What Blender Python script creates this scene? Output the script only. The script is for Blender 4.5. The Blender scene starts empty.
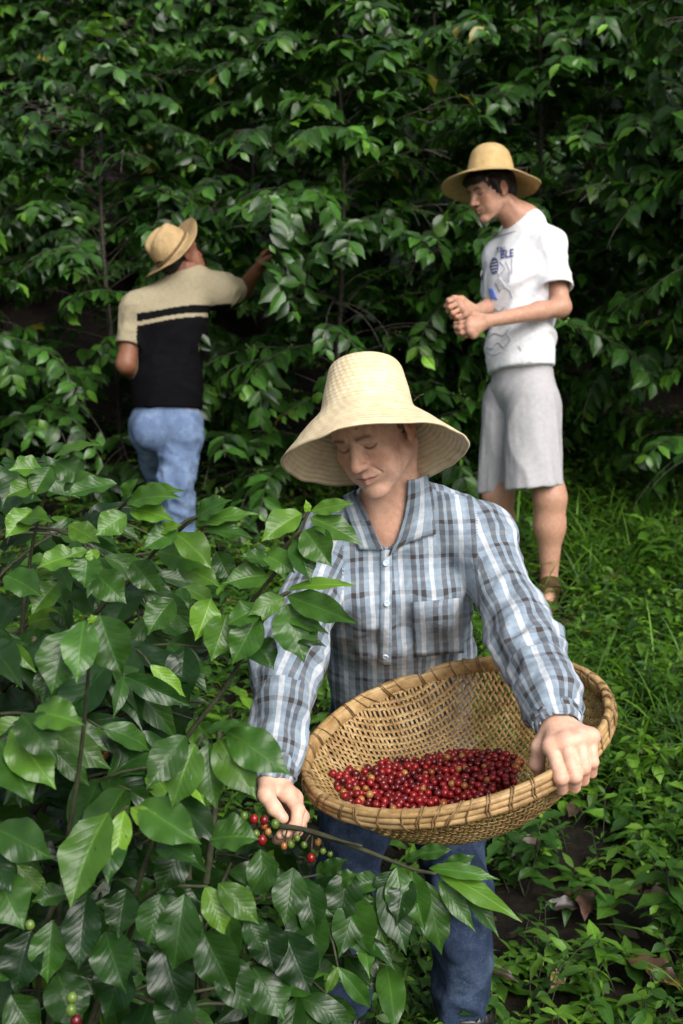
import bpy, math, random
import numpy as np
from mathutils import Vector
from mathutils.bvhtree import BVHTree

SC = bpy.context.scene
COL = SC.collection
rad = math.radians

# ---------------------------------------------------------------- camera
PITCH = rad(10.0)
CAM = np.array([0.0, 0.0, 1.7])
FPX = 1230.0
FWD = np.array([0, math.cos(PITCH), -math.sin(PITCH)])
UPV = np.array([0, math.sin(PITCH), math.cos(PITCH)])
RT = np.array([1.0, 0, 0])
cd = bpy.data.cameras.new('camera')
cam = bpy.data.objects.new('camera', cd)
COL.objects.link(cam)
cam.location = CAM
cam.rotation_euler = (math.pi / 2 - PITCH, 0, 0)
cd.sensor_fit = 'VERTICAL'
cd.sensor_height = 36.0
cd.lens = 36.0 * FPX / 1024.0
cd.clip_start = 0.05
cd.clip_end = 400
cd.dof.use_dof = True
cd.dof.focus_distance = 2.1
cd.dof.aperture_fstop = 7.1
SC.camera = cam

# ---------------------------------------------------------------- light
SUN_EL, SUN_AZ = rad(41), rad(152)      # azimuth clockwise from +Y; behind the camera, to the right
wd = bpy.data.worlds.new('World')
SC.world = wd
wd.use_nodes = True
wt = wd.node_tree
bg = wt.nodes['Background']
sky = wt.nodes.new('ShaderNodeTexSky')
sky.sky_type = 'NISHITA'
sky.sun_disc = False
sky.sun_elevation = SUN_EL
sky.sun_rotation = SUN_AZ
sky.air_density = 1.0
sky.dust_density = 3.0
hs = wt.nodes.new('ShaderNodeHueSaturation')
hs.inputs['Saturation'].default_value = 0.45
wt.links.new(sky.outputs[0], hs.inputs['Color'])
wt.links.new(hs.outputs[0], bg.inputs['Color'])
bg.inputs['Strength'].default_value = 0.065
ld = bpy.data.lights.new('sun', 'SUN')
ld.energy = 1.5
ld.angle = rad(42)
ld.color = (1.0, 0.965, 0.92)
sun = bpy.data.objects.new('sun', ld)
COL.objects.link(sun)
_sd = Vector((math.sin(SUN_AZ) * math.cos(SUN_EL), math.cos(SUN_AZ) * math.cos(SUN_EL), math.sin(SUN_EL)))
sun.rotation_euler = _sd.to_track_quat('Z', 'Y').to_euler()
sun.location = (1.5, -4, 7)
SC.view_settings.view_transform = 'Standard'
SC.view_settings.look = 'None'
SC.view_settings.exposure = 1.42
SC.view_settings.gamma = 1.0
SC.render.film_transparent = False
SC.cycles.max_bounces = 6
SC.cycles.diffuse_bounces = 2
SC.cycles.glossy_bounces = 2
SC.cycles.transmission_bounces = 3
SC.cycles.use_adaptive_sampling = True
SC.cycles.adaptive_threshold = 0.02
SC.cycles.use_denoising = True


# ---------------------------------------------------------------- helpers
def at(px, py, d):
    return CAM + d * (FWD + RT * ((px - 341.5) / FPX) + UPV * ((512 - py) / FPX))


def proj(P):
    q = np.asarray(P) - CAM
    d = q @ FWD
    return 341.5 + FPX * (q @ RT) / d, 512 - FPX * (q @ UPV) / d, d


def unit(v):
    v = np.asarray(v, float)
    return v / (np.linalg.norm(v, axis=-1, keepdims=True) + 1e-12)


def hash1(n):
    return np.mod(np.sin(n) * 43758.5453, 1.0)


def noise3(P, seed=0.0):
    P = np.asarray(P, float)
    i = np.floor(P)
    f = P - i
    f = f * f * (3 - 2 * f)
    out = np.zeros(P.shape[:-1])
    for a in (0, 1):
        for b in (0, 1):
            for c in (0, 1):
                w = (f[..., 0] if a else 1 - f[..., 0]) * (f[..., 1] if b else 1 - f[..., 1]) * (f[..., 2] if c else 1 - f[..., 2])
                out += w * hash1((i[..., 0] + a) * 12.9898 + (i[..., 1] + b) * 78.233 + (i[..., 2] + c) * 37.719 + seed * 5.17)
    return out


def fbm(P, seed=0.0, octv=3):
    s = 0
    for o in range(octv):
        s = s + noise3(np.asarray(P) * 2.03 ** o, seed + o) * 0.5 ** o
    return s / (2 - 0.5 ** (octv - 1))


def ridge(P, seed=0.0):
    return 1 - np.abs(2 * noise3(P, seed) - 1)


ORIG = {}


def link(o, parent=None):
    COL.objects.link(o)
    if parent is not None:
        o.parent = parent
    return o


def tag(o, label=None, cat=None, group=None, kind=None):
    if label: o['label'] = label
    if cat: o['category'] = cat
    if group: o['group'] = group
    if kind: o['kind'] = kind
    return o


def thing(name, loc, label, cat, group=None):
    o = bpy.data.objects.new(name, None)
    o.empty_display_size = 0.1
    o.location = loc
    COL.objects.link(o)
    ORIG[o.name] = np.array(loc, float)
    return tag(o, label, cat, group)


def mesh_data(name, V, F, uv=None, col=None, smooth=True, mat=None):
    """V (n,3); F (m,4) or (m,3) int array, or list of both; uv per corner; col per vertex (n,3)."""
    me = bpy.data.meshes.new(name)
    V = np.ascontiguousarray(V, dtype=np.float32)
    if isinstance(F, np.ndarray):
        F = [F]
    F = [f for f in F if len(f)]
    loops = np.concatenate([f.ravel() for f in F]).astype(np.int32)
    tot = np.concatenate([np.full(len(f), f.shape[1]) for f in F]).astype(np.int32)
    start = np.concatenate([[0], np.cumsum(tot)[:-1]]).astype(np.int32)
    me.vertices.add(len(V)); me.vertices.foreach_set('co', V.ravel())
    me.loops.add(len(loops)); me.loops.foreach_set('vertex_index', loops)
    me.polygons.add(len(tot)); me.polygons.foreach_set('loop_start', start)
    me.polygons.foreach_set('loop_total', tot)
    me.update(calc_edges=True)
    if smooth:
        me.polygons.foreach_set('use_smooth', np.ones(len(tot), dtype=bool))
    if uv is not None:
        l = me.uv_layers.new(name='UVMap')
        l.data.foreach_set('uv', np.ascontiguousarray(uv, dtype=np.float32).ravel())
    if col is not None:
        a = me.color_attributes.new('tint', 'FLOAT_COLOR', 'POINT')
        c4 = np.ones((len(V), 4), dtype=np.float32)
        c4[:, :3] = col
        a.data.foreach_set('color', c4.ravel())
    me.validate()
    if mat is not None:
        me.materials.append(mat)
    return me


def obj(name, V, F, mat, parent=None, **kw):
    """One mesh object; V in world coordinates, whatever the parent."""
    org = ORIG.get(parent.name, np.zeros(3)) if parent is not None else np.zeros(3)
    me = mesh_data(name, np.asarray(V) - org, F, mat=mat, **kw)
    o = bpy.data.objects.new(name, me)
    link(o, parent)
    ORIG[o.name] = org
    return o


def top(name, V, F, mat, base, label, cat, group=None, **kw):
    """A top-level thing that is one mesh, its origin at base."""
    base = np.asarray(base, float)
    me = mesh_data(name, np.asarray(V) - base, F, mat=mat, **kw)
    o = bpy.data.objects.new(name, me)
    o.location = base
    COL.objects.link(o)
    ORIG[o.name] = base
    return tag(o, label, cat, group)


class Buf:
    """Collects pieces of one mesh."""
    def __init__(s):
        s.V, s.F, s.C, s.U, s.n = [], [], [], [], 0

    def add(s, V, F, col=None, uv=None):
        s.V.append(V); s.F.append(F + s.n); s.n += len(V)
        if col is not None: s.C.append(np.broadcast_to(col, (len(V), 3)))
        if uv is not None: s.U.append(uv)

    def get(s):
        V = np.concatenate(s.V)
        k = {}
        if s.C: k['col'] = np.concatenate(s.C)
        if s.U: k['uv'] = np.concatenate(s.U)
        return V, np.concatenate(s.F), k


def tube(pts, r, sides=6, cap=True):
    """Quad tube along pts (n,3), radius scalar or (n,); the ends close to a point."""
    pts = np.asarray(pts, float)
    r = np.broadcast_to(np.asarray(r, float), (len(pts),))
    if cap:
        e0, e1 = unit(pts[0] - pts[1]), unit(pts[-1] - pts[-2])
        pts = np.concatenate([pts[:1] + e0 * r[0] * 0.4, pts, pts[-1:] + e1 * r[-1] * 0.4])
        r = np.concatenate([[r[0] * 0.02], r, [r[-1] * 0.02]])
    n = len(pts)
    T = unit(np.gradient(pts, axis=0))
    ref = np.array([0.31, 0.17, 0.93])
    if abs(T[n // 2] @ ref) > 0.9: ref = np.array([0.95, 0.2, 0.1])
    A = unit(np.cross(T, ref)); B = np.cross(T, A)
    a = np.arange(sides) * 2 * math.pi / sides
    V = pts[:, None, :] + r[:, None, None] * (np.cos(a)[None, :, None] * A[:, None, :] + np.sin(a)[None, :, None] * B[:, None, :])
    V = V.reshape(-1, 3)
    i = np.arange(n - 1)[:, None] * sides; j = np.arange(sides)[None, :]; k = (j + 1) % sides
    F = np.stack([i + j, i + k, i + sides + k, i + sides + j], -1).reshape(-1, 4)
    return V, F


def spline(pts, n):
    """Catmull-Rom through control points."""
    P = np.asarray(pts, float)
    P = np.concatenate([[2 * P[0] - P[1]], P, [2 * P[-1] - P[-2]]])
    m = len(P) - 3
    t = np.linspace(0, m - 1e-9, n)
    i = t.astype(int); f = (t - i)[:, None]
    a, b, c, d = P[i], P[i + 1], P[i + 2], P[i + 3]
    return 0.5 * ((2 * b) + (c - a) * f + (2 * a - 5 * b + 4 * c - d) * f ** 2 + (-a + 3 * b - 3 * c + d) * f ** 3)


# ---------------------------------------------------------------- signed-distance modelling
def cone(a, b, r1, r2=None, k=0.01, n=None, f=1.0, sub=False):
    a = np.asarray(a, float); b = np.asarray(b, float)
    r2 = r1 if r2 is None else r2
    if n is not None:
        n = unit(n)
        S = np.eye(3) + (f - 1) * np.outer(n, n)
    else:
        S = np.eye(3); f = 1.0
    ab = (b - a) @ S
    L2 = ab @ ab + 1e-12

    def fn(P):
        q = (P - a) @ S
        t = np.clip(q @ ab / L2, 0, 1)
        return np.linalg.norm(q - t[:, None] * ab, axis=1) - (r1 + (r2 - r1) * t)
    R = np.linalg.norm(b - a) / 2 + max(r1, r2) * max(1.0, 1.0 / f)
    return dict(fn=fn, k=k, sub=sub, c=(a + b) / 2, R=R, lo=max(f, 1.0), ell=False)


def ell(c, r, M=None, k=0.01, sub=False):
    c = np.asarray(c, float); r = np.asarray(r, float)
    M = np.eye(3) if M is None else M

    def fn(P):
        q = ((P - c) @ M) / r
        k0 = np.linalg.norm(q, axis=1)
        k1 = np.linalg.norm(q / r, axis=1) + 1e-9
        return k0 * (k0 - 1) / k1
    return dict(fn=fn, k=k, sub=sub, c=c, R=r.max(), lo=1.0, ell=True)


def half(c, n, k=0.004):
    """Cuts away everything on the side n points to."""
    c = np.asarray(c, float); n = unit(n)
    return dict(fn=lambda P: -((P - c) @ n), k=k, sub=True, c=c, R=1e3, lo=1.0, ell=True)


def field(prims, P):
    d = None
    for p in prims:
        e = p['fn'](P)
        k = p['k']
        if p['sub']:
            if d is None: continue
            e = -e
            h = np.clip(0.5 - 0.5 * (e - d) / k, 0, 1)
            d = e + (d - e) * h + k * h * (1 - h)
        elif d is None:
            d = e
        else:
            h = np.clip(0.5 + 0.5 * (d - e) / k, 0, 1)
            d = d + (e - d) * h - k * h * (1 - h)
    return d


def mesh_sdf(prims, h, n=20):
    """Surface nets over sparse blocks; returns V, F(quads)."""
    add = [p for p in prims if not p['sub']]
    lo = np.min([p['c'] - p['R'] for p in add], axis=0) - 3 * h
    hi = np.max([p['c'] + p['R'] for p in add], axis=0) + 3 * h
    nb = np.ceil((hi - lo) / (h * n)).astype(int)
    half = (n + 2) * h * 0.5 * math.sqrt(3)
    DY, DZ = nb[1] * n + 4, nb[2] * n + 4
    g = np.arange(-1, n + 1)
    GI, GJ, GK = np.meshgrid(g, g, g, indexing='ij')
    base = np.stack([GI, GJ, GK], -1).reshape(-1, 3) * h
    keys, poss, quads = [], [], []
    m = n + 2
    for bi in range(nb[0]):
        for bj in range(nb[1]):
            for bk in range(nb[2]):
                o = lo + np.array([bi, bj, bk]) * n * h
                c = (o + n * h / 2)
                use = []; ok = False
                for p in prims:
                    if np.linalg.norm(c - p['c']) - p['R'] > half + p['k']: continue
                    if not p['ell'] and p['fn'](c[None])[0] / p['lo'] > half + p['k']: continue
                    use.append(p); ok |= not p['sub']
                if not ok: continue
                d = field(use, base + o).reshape(m, m, m)
                s = d < 0
                if s.all() or not s.any(): continue
                # cells
                cs = np.zeros((m - 1, m - 1, m - 1), int)
                for a in (0, 1):
                    for b in (0, 1):
                        for e in (0, 1):
                            cs += s[a:m - 1 + a, b:m - 1 + b, e:m - 1 + e]
                I, J, K = np.nonzero((cs > 0) & (cs < 8))
                acc = np.zeros((len(I), 3)); cnt = np.zeros(len(I))
                for ax in range(3):
                    for u in (0, 1):
                        for v in (0, 1):
                            off0 = [0, 0, 0]; oth = [x for x in range(3) if x != ax]
                            off0[oth[0]] = u; off0[oth[1]] = v
                            d0 = d[I + off0[0], J + off0[1], K + off0[2]]
                            off1 = list(off0); off1[ax] = 1
                            d1 = d[I + off1[0], J + off1[1], K + off1[2]]
                            w = (d0 < 0) != (d1 < 0)
                            t = np.where(w, d0 / (d0 - d1 + 1e-20), 0)
                            pt = np.zeros((len(I), 3)); pt[:] = off0
                            pt[:, ax] = t
                            acc[w] += pt[w]; cnt[w] += 1
                pos = o + (np.stack([I, J, K], 1) - 1 + acc / cnt[:, None]) * h
                gi, gj, gk = I + bi * n, J + bj * n, K + bk * n
                keys.append((gi.astype(np.int64) * DY + gj) * DZ + gk); poss.append(pos)
                off = np.array([bi * n, bj * n, bk * n])
                for ax in range(3):
                    sl0 = [slice(1, m - 1)] * 3; sl1 = [slice(1, m - 1)] * 3
                    sl1[ax] = slice(2, m)
                    s0, s1 = s[tuple(sl0)], s[tuple(sl1)]
                    E = np.argwhere(s0 != s1)
                    if not len(E): continue
                    flip = s0[tuple(E.T)]
                    E = E + 1 + off
                    b1, b2 = (ax + 1) % 3, (ax + 2) % 3
                    q = []
                    for (u, v) in ((1, 1), (0, 1), (0, 0), (1, 0)):
                        c4 = E.copy(); c4[:, b1] -= u; c4[:, b2] -= v
                        q.append((c4[:, 0].astype(np.int64) * DY + c4[:, 1]) * DZ + c4[:, 2])
                    q = np.stack(q, 1)
                    q[~flip] = q[~flip][:, ::-1]
                    quads.append(q)
    keys = np.concatenate(keys); poss = np.concatenate(poss); quads = np.concatenate(quads)
    uk, idx = np.unique(keys, return_index=True)
    F = np.searchsorted(uk, quads)
    return poss[idx], F


def biggest(V, F):
    """Keeps the largest connected piece."""
    lab = np.arange(len(V))
    E = np.concatenate([F[:, [0, 1]], F[:, [1, 2]], F[:, [2, 3]]])
    while True:
        m = np.minimum(lab[E[:, 0]], lab[E[:, 1]])
        new = lab.copy()
        np.minimum.at(new, E[:, 0], m); np.minimum.at(new, E[:, 1], m)
        new = new[new]
        if (new == lab).all(): break
        lab = new
    k = lab == np.bincount(lab).argmax()
    ix = np.cumsum(k) - 1
    F = F[k[F].all(1)]
    return V[k], ix[F]


def vnormals(V, F):
    a, b, c, d = (V[F[:, i]] for i in range(4))
    n = np.cross(c - a, d - b)
    N = np.zeros_like(V)
    for i in range(4):
        for x in range(3):
            N[:, x] += np.bincount(F[:, i], n[:, x], len(V))
    return unit(N)


def relax(V, F, it=1, lam=0.5):
    for _ in range(it):
        S = np.zeros_like(V); c = np.zeros(len(V))
        for i in range(4):
            a, b = F[:, i], F[:, (i + 1) % 4]
            for x in range(3):
                S[:, x] += np.bincount(a, V[b, x], len(V)) + np.bincount(b, V[a, x], len(V))
            c += np.bincount(a, minlength=len(V)) + np.bincount(b, minlength=len(V))
        V = V + lam * (S / np.maximum(c, 1)[:, None] - V)
    return V


def cloth_coords(V, bones):
    """bones: (a, b, ref, rscale). Returns region, u(angle) , v(along), rad per bone as arrays (n,nb)."""
    U, W, D, RR = [], [], [], []
    for a, b, ref, rs in bones:
        a = np.asarray(a, float); b = np.asarray(b, float)
        ax = unit(b - a); L = np.linalg.norm(b - a)
        X = unit(ref - (ref @ ax) * ax); Y = np.cross(ax, X)
        q = V - a
        t = q @ ax
        x, y = q @ X, q @ Y
        if rs > 0.1:      # a torso: straight threads across, not turned round the axis
            U.append(np.where(x < 0, y, 2.2 * rs - y) / rs * 1.12); t = t + 0.55 * np.minimum(np.abs(x), 0.14)
        else:
            U.append(np.arctan2(y, x))
        W.append(t)
        tc = np.clip(q @ ax, 0, L)
        dq = np.linalg.norm(q - tc[:, None] * ax, axis=1) / rs
        if ref[1] < 0 and rs == 0.0551:        # an upper sleeve: sewn on along a straight seam
            out = 1.0 if a[0] > bones[0][0][0] else -1.0
            dq = np.where((q @ RT * out > -0.012) & (dq < 1.7), dq * 0.2, dq + 1.5)
        D.append(dq)
        RR.append(rs)
    return np.stack(U, 1), np.stack(W, 1), np.stack(D, 1), np.array(RR)


def cloth_uv(V, F, bones):
    U, W, D, RR = cloth_coords(V, bones)
    reg = np.argmin(D, 1)
    fr = reg[F[:, 0]]
    u = np.stack([U[F[:, i], fr] for i in range(4)], 1)
    w = np.stack([W[F[:, i], fr] for i in range(4)], 1)
    u0 = u[:, :1]
    u = np.where((RR[fr] > 0.1)[:, None], u, u0 + np.mod(u - u0 + math.pi, 2 * math.pi) - math.pi)
    uv = np.stack([u * RR[fr][:, None], w + 0.037 * fr[:, None]], -1).reshape(-1, 2)
    return uv, reg, U[np.arange(len(V)), reg], W[np.arange(len(V)), reg]


def bvh_of(V, F):
    return BVHTree.FromPolygons([tuple(v) for v in V], [tuple(f) for f in F])


def patch(bvh, corners, nx, ny, off, thick, bulge=None, dflt=2.2, shape=None, smooth=6):
    """Thin shell lying on a surface: pixel quad corners (tl,tr,br,bl), ray-cast on to the surface and raised by off metres."""
    tl, tr, br, bl = [np.array(c, float) for c in corners]
    V, N = [], []
    last = (None, None)
    c0 = Vector(CAM)
    for j in range(ny + 1):
        t = j / ny
        for i in range(nx + 1):
            s = i / nx
            p = (tl * (1 - s) + tr * s) * (1 - t) + (bl * (1 - s) + br * s) * t
            if shape: p = p + shape(s, t)
            dr = Vector(at(p[0], p[1], 1.0)) - c0
            loc, nn, _, _ = bvh.ray_cast(c0, dr.normalized())
            if loc is None:
                if last[0] is not None:
                    d = (last[0] - CAM) @ FWD
                    loc, nn = at(p[0], p[1], d), last[1]
                else:
                    loc, nn = at(p[0], p[1], dflt), -FWD
            loc, nn = np.array(loc), np.array(nn)
            if nn @ (loc - CAM) > 0: nn = -nn
            last = (loc, nn)
            V.append(loc); N.append(nn)
    V, N = np.array(V), np.array(N)
    s = np.tile(np.arange(nx + 1) / nx, ny + 1); t = np.repeat(np.arange(ny + 1) / ny, nx + 1)
    dd = ((V - CAM) @ FWD).reshape(ny + 1, nx + 1)
    d0 = dd.copy()
    med = np.median(dd)
    dd = np.clip(dd, med - 0.09, med + 0.07)
    for _ in range(smooth):      # cloth bridges the folds below it
        p = np.pad(dd, 1, mode='edge')
        dd = np.minimum(dd, (p[:-2, 1:-1] + p[2:, 1:-1] + p[1:-1, :-2] + p[1:-1, 2:]) / 4) * 0.5 + dd * 0.5
    V = CAM + (V - CAM) * (dd / d0).reshape(-1, 1)
    G = V.reshape(ny + 1, nx + 1, 3); H = N.reshape(ny + 1, nx + 1, 3)
    N = unit(H.mean((0, 1))[None] * 0.5 + H.reshape(-1, 3) * 0.5)
    o = off + (bulge(s, t) if bulge else 0)
    A = V + N * np.reshape(o, (-1, 1))
    B = V + N * (np.reshape(o, (-1, 1)) - thick)
    w = nx + 1
    i, j = np.meshgrid(np.arange(nx), np.arange(ny))
    q = (j * w + i).ravel()
    F = np.stack([q, q + w, q + w + 1, q + 1], 1)
    n = len(A)
    edge = [k for k in range(nx + 1)] + [w * (r + 1) - 1 for r in range(1, ny + 1)] + [w * ny + k for k in range(nx - 1, -1, -1)] + [w * r for r in range(ny - 1, 0, -1)]
    E = np.array(edge); E2 = np.roll(E, -1)
    S = np.stack([E2, E, E + n, E2 + n], 1)[:, ::-1]
    Fa = np.concatenate([F, F[:, ::-1] + n, S])
    st = np.stack([s, t], 1); st2 = np.concatenate([st, st])
    return np.concatenate([A, B]), Fa, st2[Fa].reshape(-1, 2)


# ---------------------------------------------------------------- materials
def new_mat(name):
    m = bpy.data.materials.new(name)
    m.use_nodes = True
    return m, m.node_tree, m.node_tree.nodes['Principled BSDF']


def nd(nt, t, ins=None, **kw):
    n = nt.nodes.new('ShaderNode' + t)
    for k, v in kw.items(): setattr(n, k, v)
    for k, v in (ins or {}).items():
        if isinstance(v, bpy.types.NodeSocket): nt.links.new(v, n.inputs[k])
        else: n.inputs[k].default_value = v
    return n


def mth(nt, op, a, b=0.0, c=None):
    ins = {0: a, 1: b}
    if c is not None: ins[2] = c
    return nd(nt, 'Math', ins, operation=op).outputs[0]


def mix(nt, fac, a, b, blend='MIX'):
    n = nd(nt, 'Mix', data_type='RGBA', blend_type=blend)
    for s, v in ((0, fac), (6, a), (7, b)):
        if isinstance(v, bpy.types.NodeSocket): nt.links.new(v, n.inputs[s])
        else: n.inputs[s].default_value = v if s == 0 else (*v, 1.0)
    return n.outputs[2]


def ramp(nt, fac, stops, interp='LINEAR'):
    n = nd(nt, 'ValToRGB', {0: fac})
    cr = n.color_ramp
    cr.interpolation = interp
    while len(cr.elements) < len(stops): cr.elements.new(0.5)
    for e, (p, c) in zip(cr.elements, stops):
        e.position = p
        e.color = (*c, 1.0) if not isinstance(c, float) else (c, c, c, 1.0)
    return n.outputs[0]


def bump(nt, b, h, strength=0.3, dist=0.002, normal=None):
    n = nd(nt, 'Bump', {'Height': h, 'Strength': strength, 'Distance': dist})
    if normal is not None: nt.links.new(normal, n.inputs['Normal'])
    nt.links.new(n.outputs[0], b.inputs['Normal'])
    return n.outputs[0]


def leaf_mat(name, rough=0.33, trans=0.20, detail=True):
    m, nt, b = new_mat(name)
    L = nt.links.new
    at_ = nd(nt, 'Attribute', attribute_name='tint')
    uv = nd(nt, 'UVMap', uv_map='UVMap')
    sp = nd(nt, 'SeparateXYZ', {0: uv.outputs[0]})
    u, v = sp.outputs[0], sp.outputs[1]
    a = mth(nt, 'ABSOLUTE', mth(nt, 'SUBTRACT', u, 0.5))
    rib = mth(nt, 'SUBTRACT', 1.0, mth(nt, 'MULTIPLY', a, 26.0))
    rib = nd(nt, 'Clamp', {0: rib}).outputs[0]
    ph = mth(nt, 'SUBTRACT', mth(nt, 'MULTIPLY', v, 9.0), mth(nt, 'MULTIPLY', mth(nt, 'POWER', a, 0.8), 4.5))
    sn = mth(nt, 'ABSOLUTE', mth(nt, 'SINE', mth(nt, 'MULTIPLY', ph, math.pi)))
    vein = nd(nt, 'Clamp', {0: mth(nt, 'SUBTRACT', 1.0, mth(nt, 'MULTIPLY', sn, 7.0))}).outputs[0]
    geo = nd(nt, 'NewGeometry')
    ns = nd(nt, 'TexNoise', {'Vector': geo.outputs['Position'], 'Scale': 22.0, 'Detail': 4.0})
    var = ramp(nt, ns.outputs[0], [(0.25, (0.62, 0.68, 0.6)), (0.75, (1.25, 1.2, 1.3))])
    c = mix(nt, 1.0, at_.outputs['Color'], var, 'MULTIPLY')
    light = mix(nt, 1.0, c, (1.9, 1.7, 1.8), 'MULTIPLY')
    c = mix(nt, mth(nt, 'MULTIPLY', vein, 0.10), c, light)
    c = mix(nt, mth(nt, 'MULTIPLY', rib, 0.75), c, light)
    if detail:
        n2 = nd(nt, 'TexNoise', {'Vector': geo.outputs['Position'], 'Scale': 65.0, 'Detail': 3.0, 'Roughness': 0.7})
        spot = ramp(nt, n2.outputs[0], [(0.70, 0.0), (0.76, 1.0)])
        c = mix(nt, mth(nt, 'MULTIPLY', spot, 0.55), c, (0.10, 0.075, 0.02))
    under = mix(nt, 1.0, c, (1.5, 1.4, 1.7), 'MULTIPLY')
    cc = mix(nt, geo.outputs['Backfacing'], c, under)
    L(cc, b.inputs['Base Color'])
    n3 = nd(nt, 'TexNoise', {'Vector': geo.outputs['Position'], 'Scale': 35.0, 'Detail': 3.0})
    rg = mth(nt, 'ADD', rough - 0.12, mth(nt, 'MULTIPLY', n3.outputs[0], 0.24))
    rg = mth(nt, 'ADD', rg, mth(nt, 'MULTIPLY', geo.outputs['Backfacing'], 0.25))
    L(rg, b.inputs['Roughness'])
    b.inputs['Specular IOR Level'].default_value = 0.38
    hgt = mth(nt, 'SUBTRACT', mth(nt, 'MULTIPLY', mth(nt, 'POWER', sn, 0.35), 0.8), mth(nt, 'MULTIPLY', rib, 0.8))
    hgt = mth(nt, 'ADD', hgt, mth(nt, 'MULTIPLY', n3.outputs[0], 1.2))
    bump(nt, b, hgt, 0.25, 0.0018)
    tr = nd(nt, 'BsdfTranslucent', {'Color': mix(nt, 1.0, cc, (2.2, 2.4, 0.9), 'MULTIPLY')})
    mx = nd(nt, 'MixShader', {0: trans, 1: b.outputs[0], 2: tr.outputs[0]})
    L(mx.outputs[0], nt.nodes['Material Output'].inputs['Surface'])
    return m


def bark_mat(name, c1, c2, scale=60):
    m, nt, b = new_mat(name)
    g = nd(nt, 'NewGeometry')
    n = nd(nt, 'TexNoise', {'Vector': g.outputs['Position'], 'Scale': scale, 'Detail': 5.0})
    nt.links.new(ramp(nt, n.outputs[0], [(0.3, c1), (0.7, c2)]), b.inputs['Base Color'])
    b.inputs['Roughness'].default_value = 0.75
    bump(nt, b, n.outputs[0], 0.6, 0.004)
    return m


def skin_mat(name, sss=0.12):
    m, nt, b = new_mat(name)
    a = nd(nt, 'Attribute', attribute_name='tint')
    g = nd(nt, 'NewGeometry')
    n = nd(nt, 'TexNoise', {'Vector': g.outputs['Position'], 'Scale': 70.0, 'Detail': 4.0, 'Roughness': 0.65})
    v = ramp(nt, n.outputs[0], [(0.3, (0.86, 0.8, 0.78)), (0.7, (1.1, 1.12, 1.12))])
    nt.links.new(mix(nt, 1.0, a.outputs['Color'], v, 'MULTIPLY'), b.inputs['Base Color'])
    b.inputs['Roughness'].default_value = 0.5
    b.inputs['Specular IOR Level'].default_value = 0.35
    b.inputs['Subsurface Weight'].default_value = sss
    b.inputs['Subsurface Radius'].default_value = (0.008, 0.003, 0.0015)
    n2 = nd(nt, 'TexNoise', {'Vector': g.outputs['Position'], 'Scale': 420.0, 'Detail': 3.0})
    h = mth(nt, 'ADD', n2.outputs[0], mth(nt, 'MULTIPLY', n.outputs[0], 1.5))
    bump(nt, b, h, 0.35, 0.0012)
    return m


def cloth_bump(nt, b, scale=1400.0, fold=9.0, s=0.35):
    g = nd(nt, 'NewGeometry')
    n = nd(nt, 'TexNoise', {'Vector': g.outputs['Position'], 'Scale': scale, 'Detail': 2.0})
    n2 = nd(nt, 'TexNoise', {'Vector': g.outputs['Position'], 'Scale': fold * 4, 'Detail': 3.0, 'Distortion': 1.2})
    bump(nt, b, mth(nt, 'ADD', mth(nt, 'MULTIPLY', n.outputs[0], 0.10), n2.outputs[0]), s, 0.006)


def plaid_mat(name):
    m, nt, b = new_mat(name)
    uv = nd(nt, 'UVMap', uv_map='UVMap')
    g = nd(nt, 'NewGeometry')
    wob = nd(nt, 'TexNoise', {'Vector': uv.outputs[0], 'Scale': 14.0, 'Detail': 2.0})
    sp = nd(nt, 'SeparateXYZ', {0: uv.outputs[0]})
    w = mth(nt, 'MULTIPLY', mth(nt, 'SUBTRACT', wob.outputs[0], 0.5), 0.008)
    blue, brn, wht, dk = (0.245, 0.305, 0.37), (0.055, 0.047, 0.047), (0.60, 0.62, 0.65), (0.14, 0.18, 0.235)
    lbl = (0.36, 0.41, 0.46)
    su = [(0.0, brn), (0.165, blue), (0.27, brn), (0.43, blue), (0.60, wht), (0.75, blue)]
    sv = [(0.0, brn), (0.12, blue), (0.30, dk), (0.45, blue), (0.66, lbl), (0.76, blue)]
    cu = ramp(nt, mth(nt, 'FRACT', mth(nt, 'DIVIDE', mth(nt, 'ADD', sp.outputs[0], mth(nt, 'ADD', w, 5.0)), 0.062)), su, 'CONSTANT')
    cv = ramp(nt, mth(nt, 'FRACT', mth(nt, 'DIVIDE', mth(nt, 'ADD', sp.outputs[1], mth(nt, 'ADD', w, 5.0)), 0.070)), sv, 'CONSTANT')
    c = mix(nt, 0.36, cu, cv)
    n = nd(nt, 'TexNoise', {'Vector': g.outputs['Position'], 'Scale': 90.0, 'Detail': 4.0})
    c = mix(nt, 1.0, c, ramp(nt, n.outputs[0], [(0.3, (0.82, 0.82, 0.82)), (0.7, (1.12, 1.12, 1.12))]), 'MULTIPLY')
    nt.links.new(c, b.inputs['Base Color'])
    b.inputs['Roughness'].default_value = 0.85
    b.inputs['Specular IOR Level'].default_value = 0.2
    b.inputs['Sheen Weight'].default_value = 0.1
    cloth_bump(nt, b, s=0.42)
    return m


def cloth_mat(name, c1, c2, scale=60.0, rough=0.85, s=0.35, fold=9.0):
    m, nt, b = new_mat(name)
    g = nd(nt, 'NewGeometry')
    n = nd(nt, 'TexNoise', {'Vector': g.outputs['Position'], 'Scale': scale, 'Detail': 5.0, 'Roughness': 0.6})
    nt.links.new(ramp(nt, n.outputs[0], [(0.3, c1), (0.7, c2)]), b.inputs['Base Color'])
    b.inputs['Roughness'].default_value = rough
    b.inputs['Specular IOR Level'].default_value = 0.2
    cloth_bump(nt, b, s=s, fold=fold)
    return m


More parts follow.
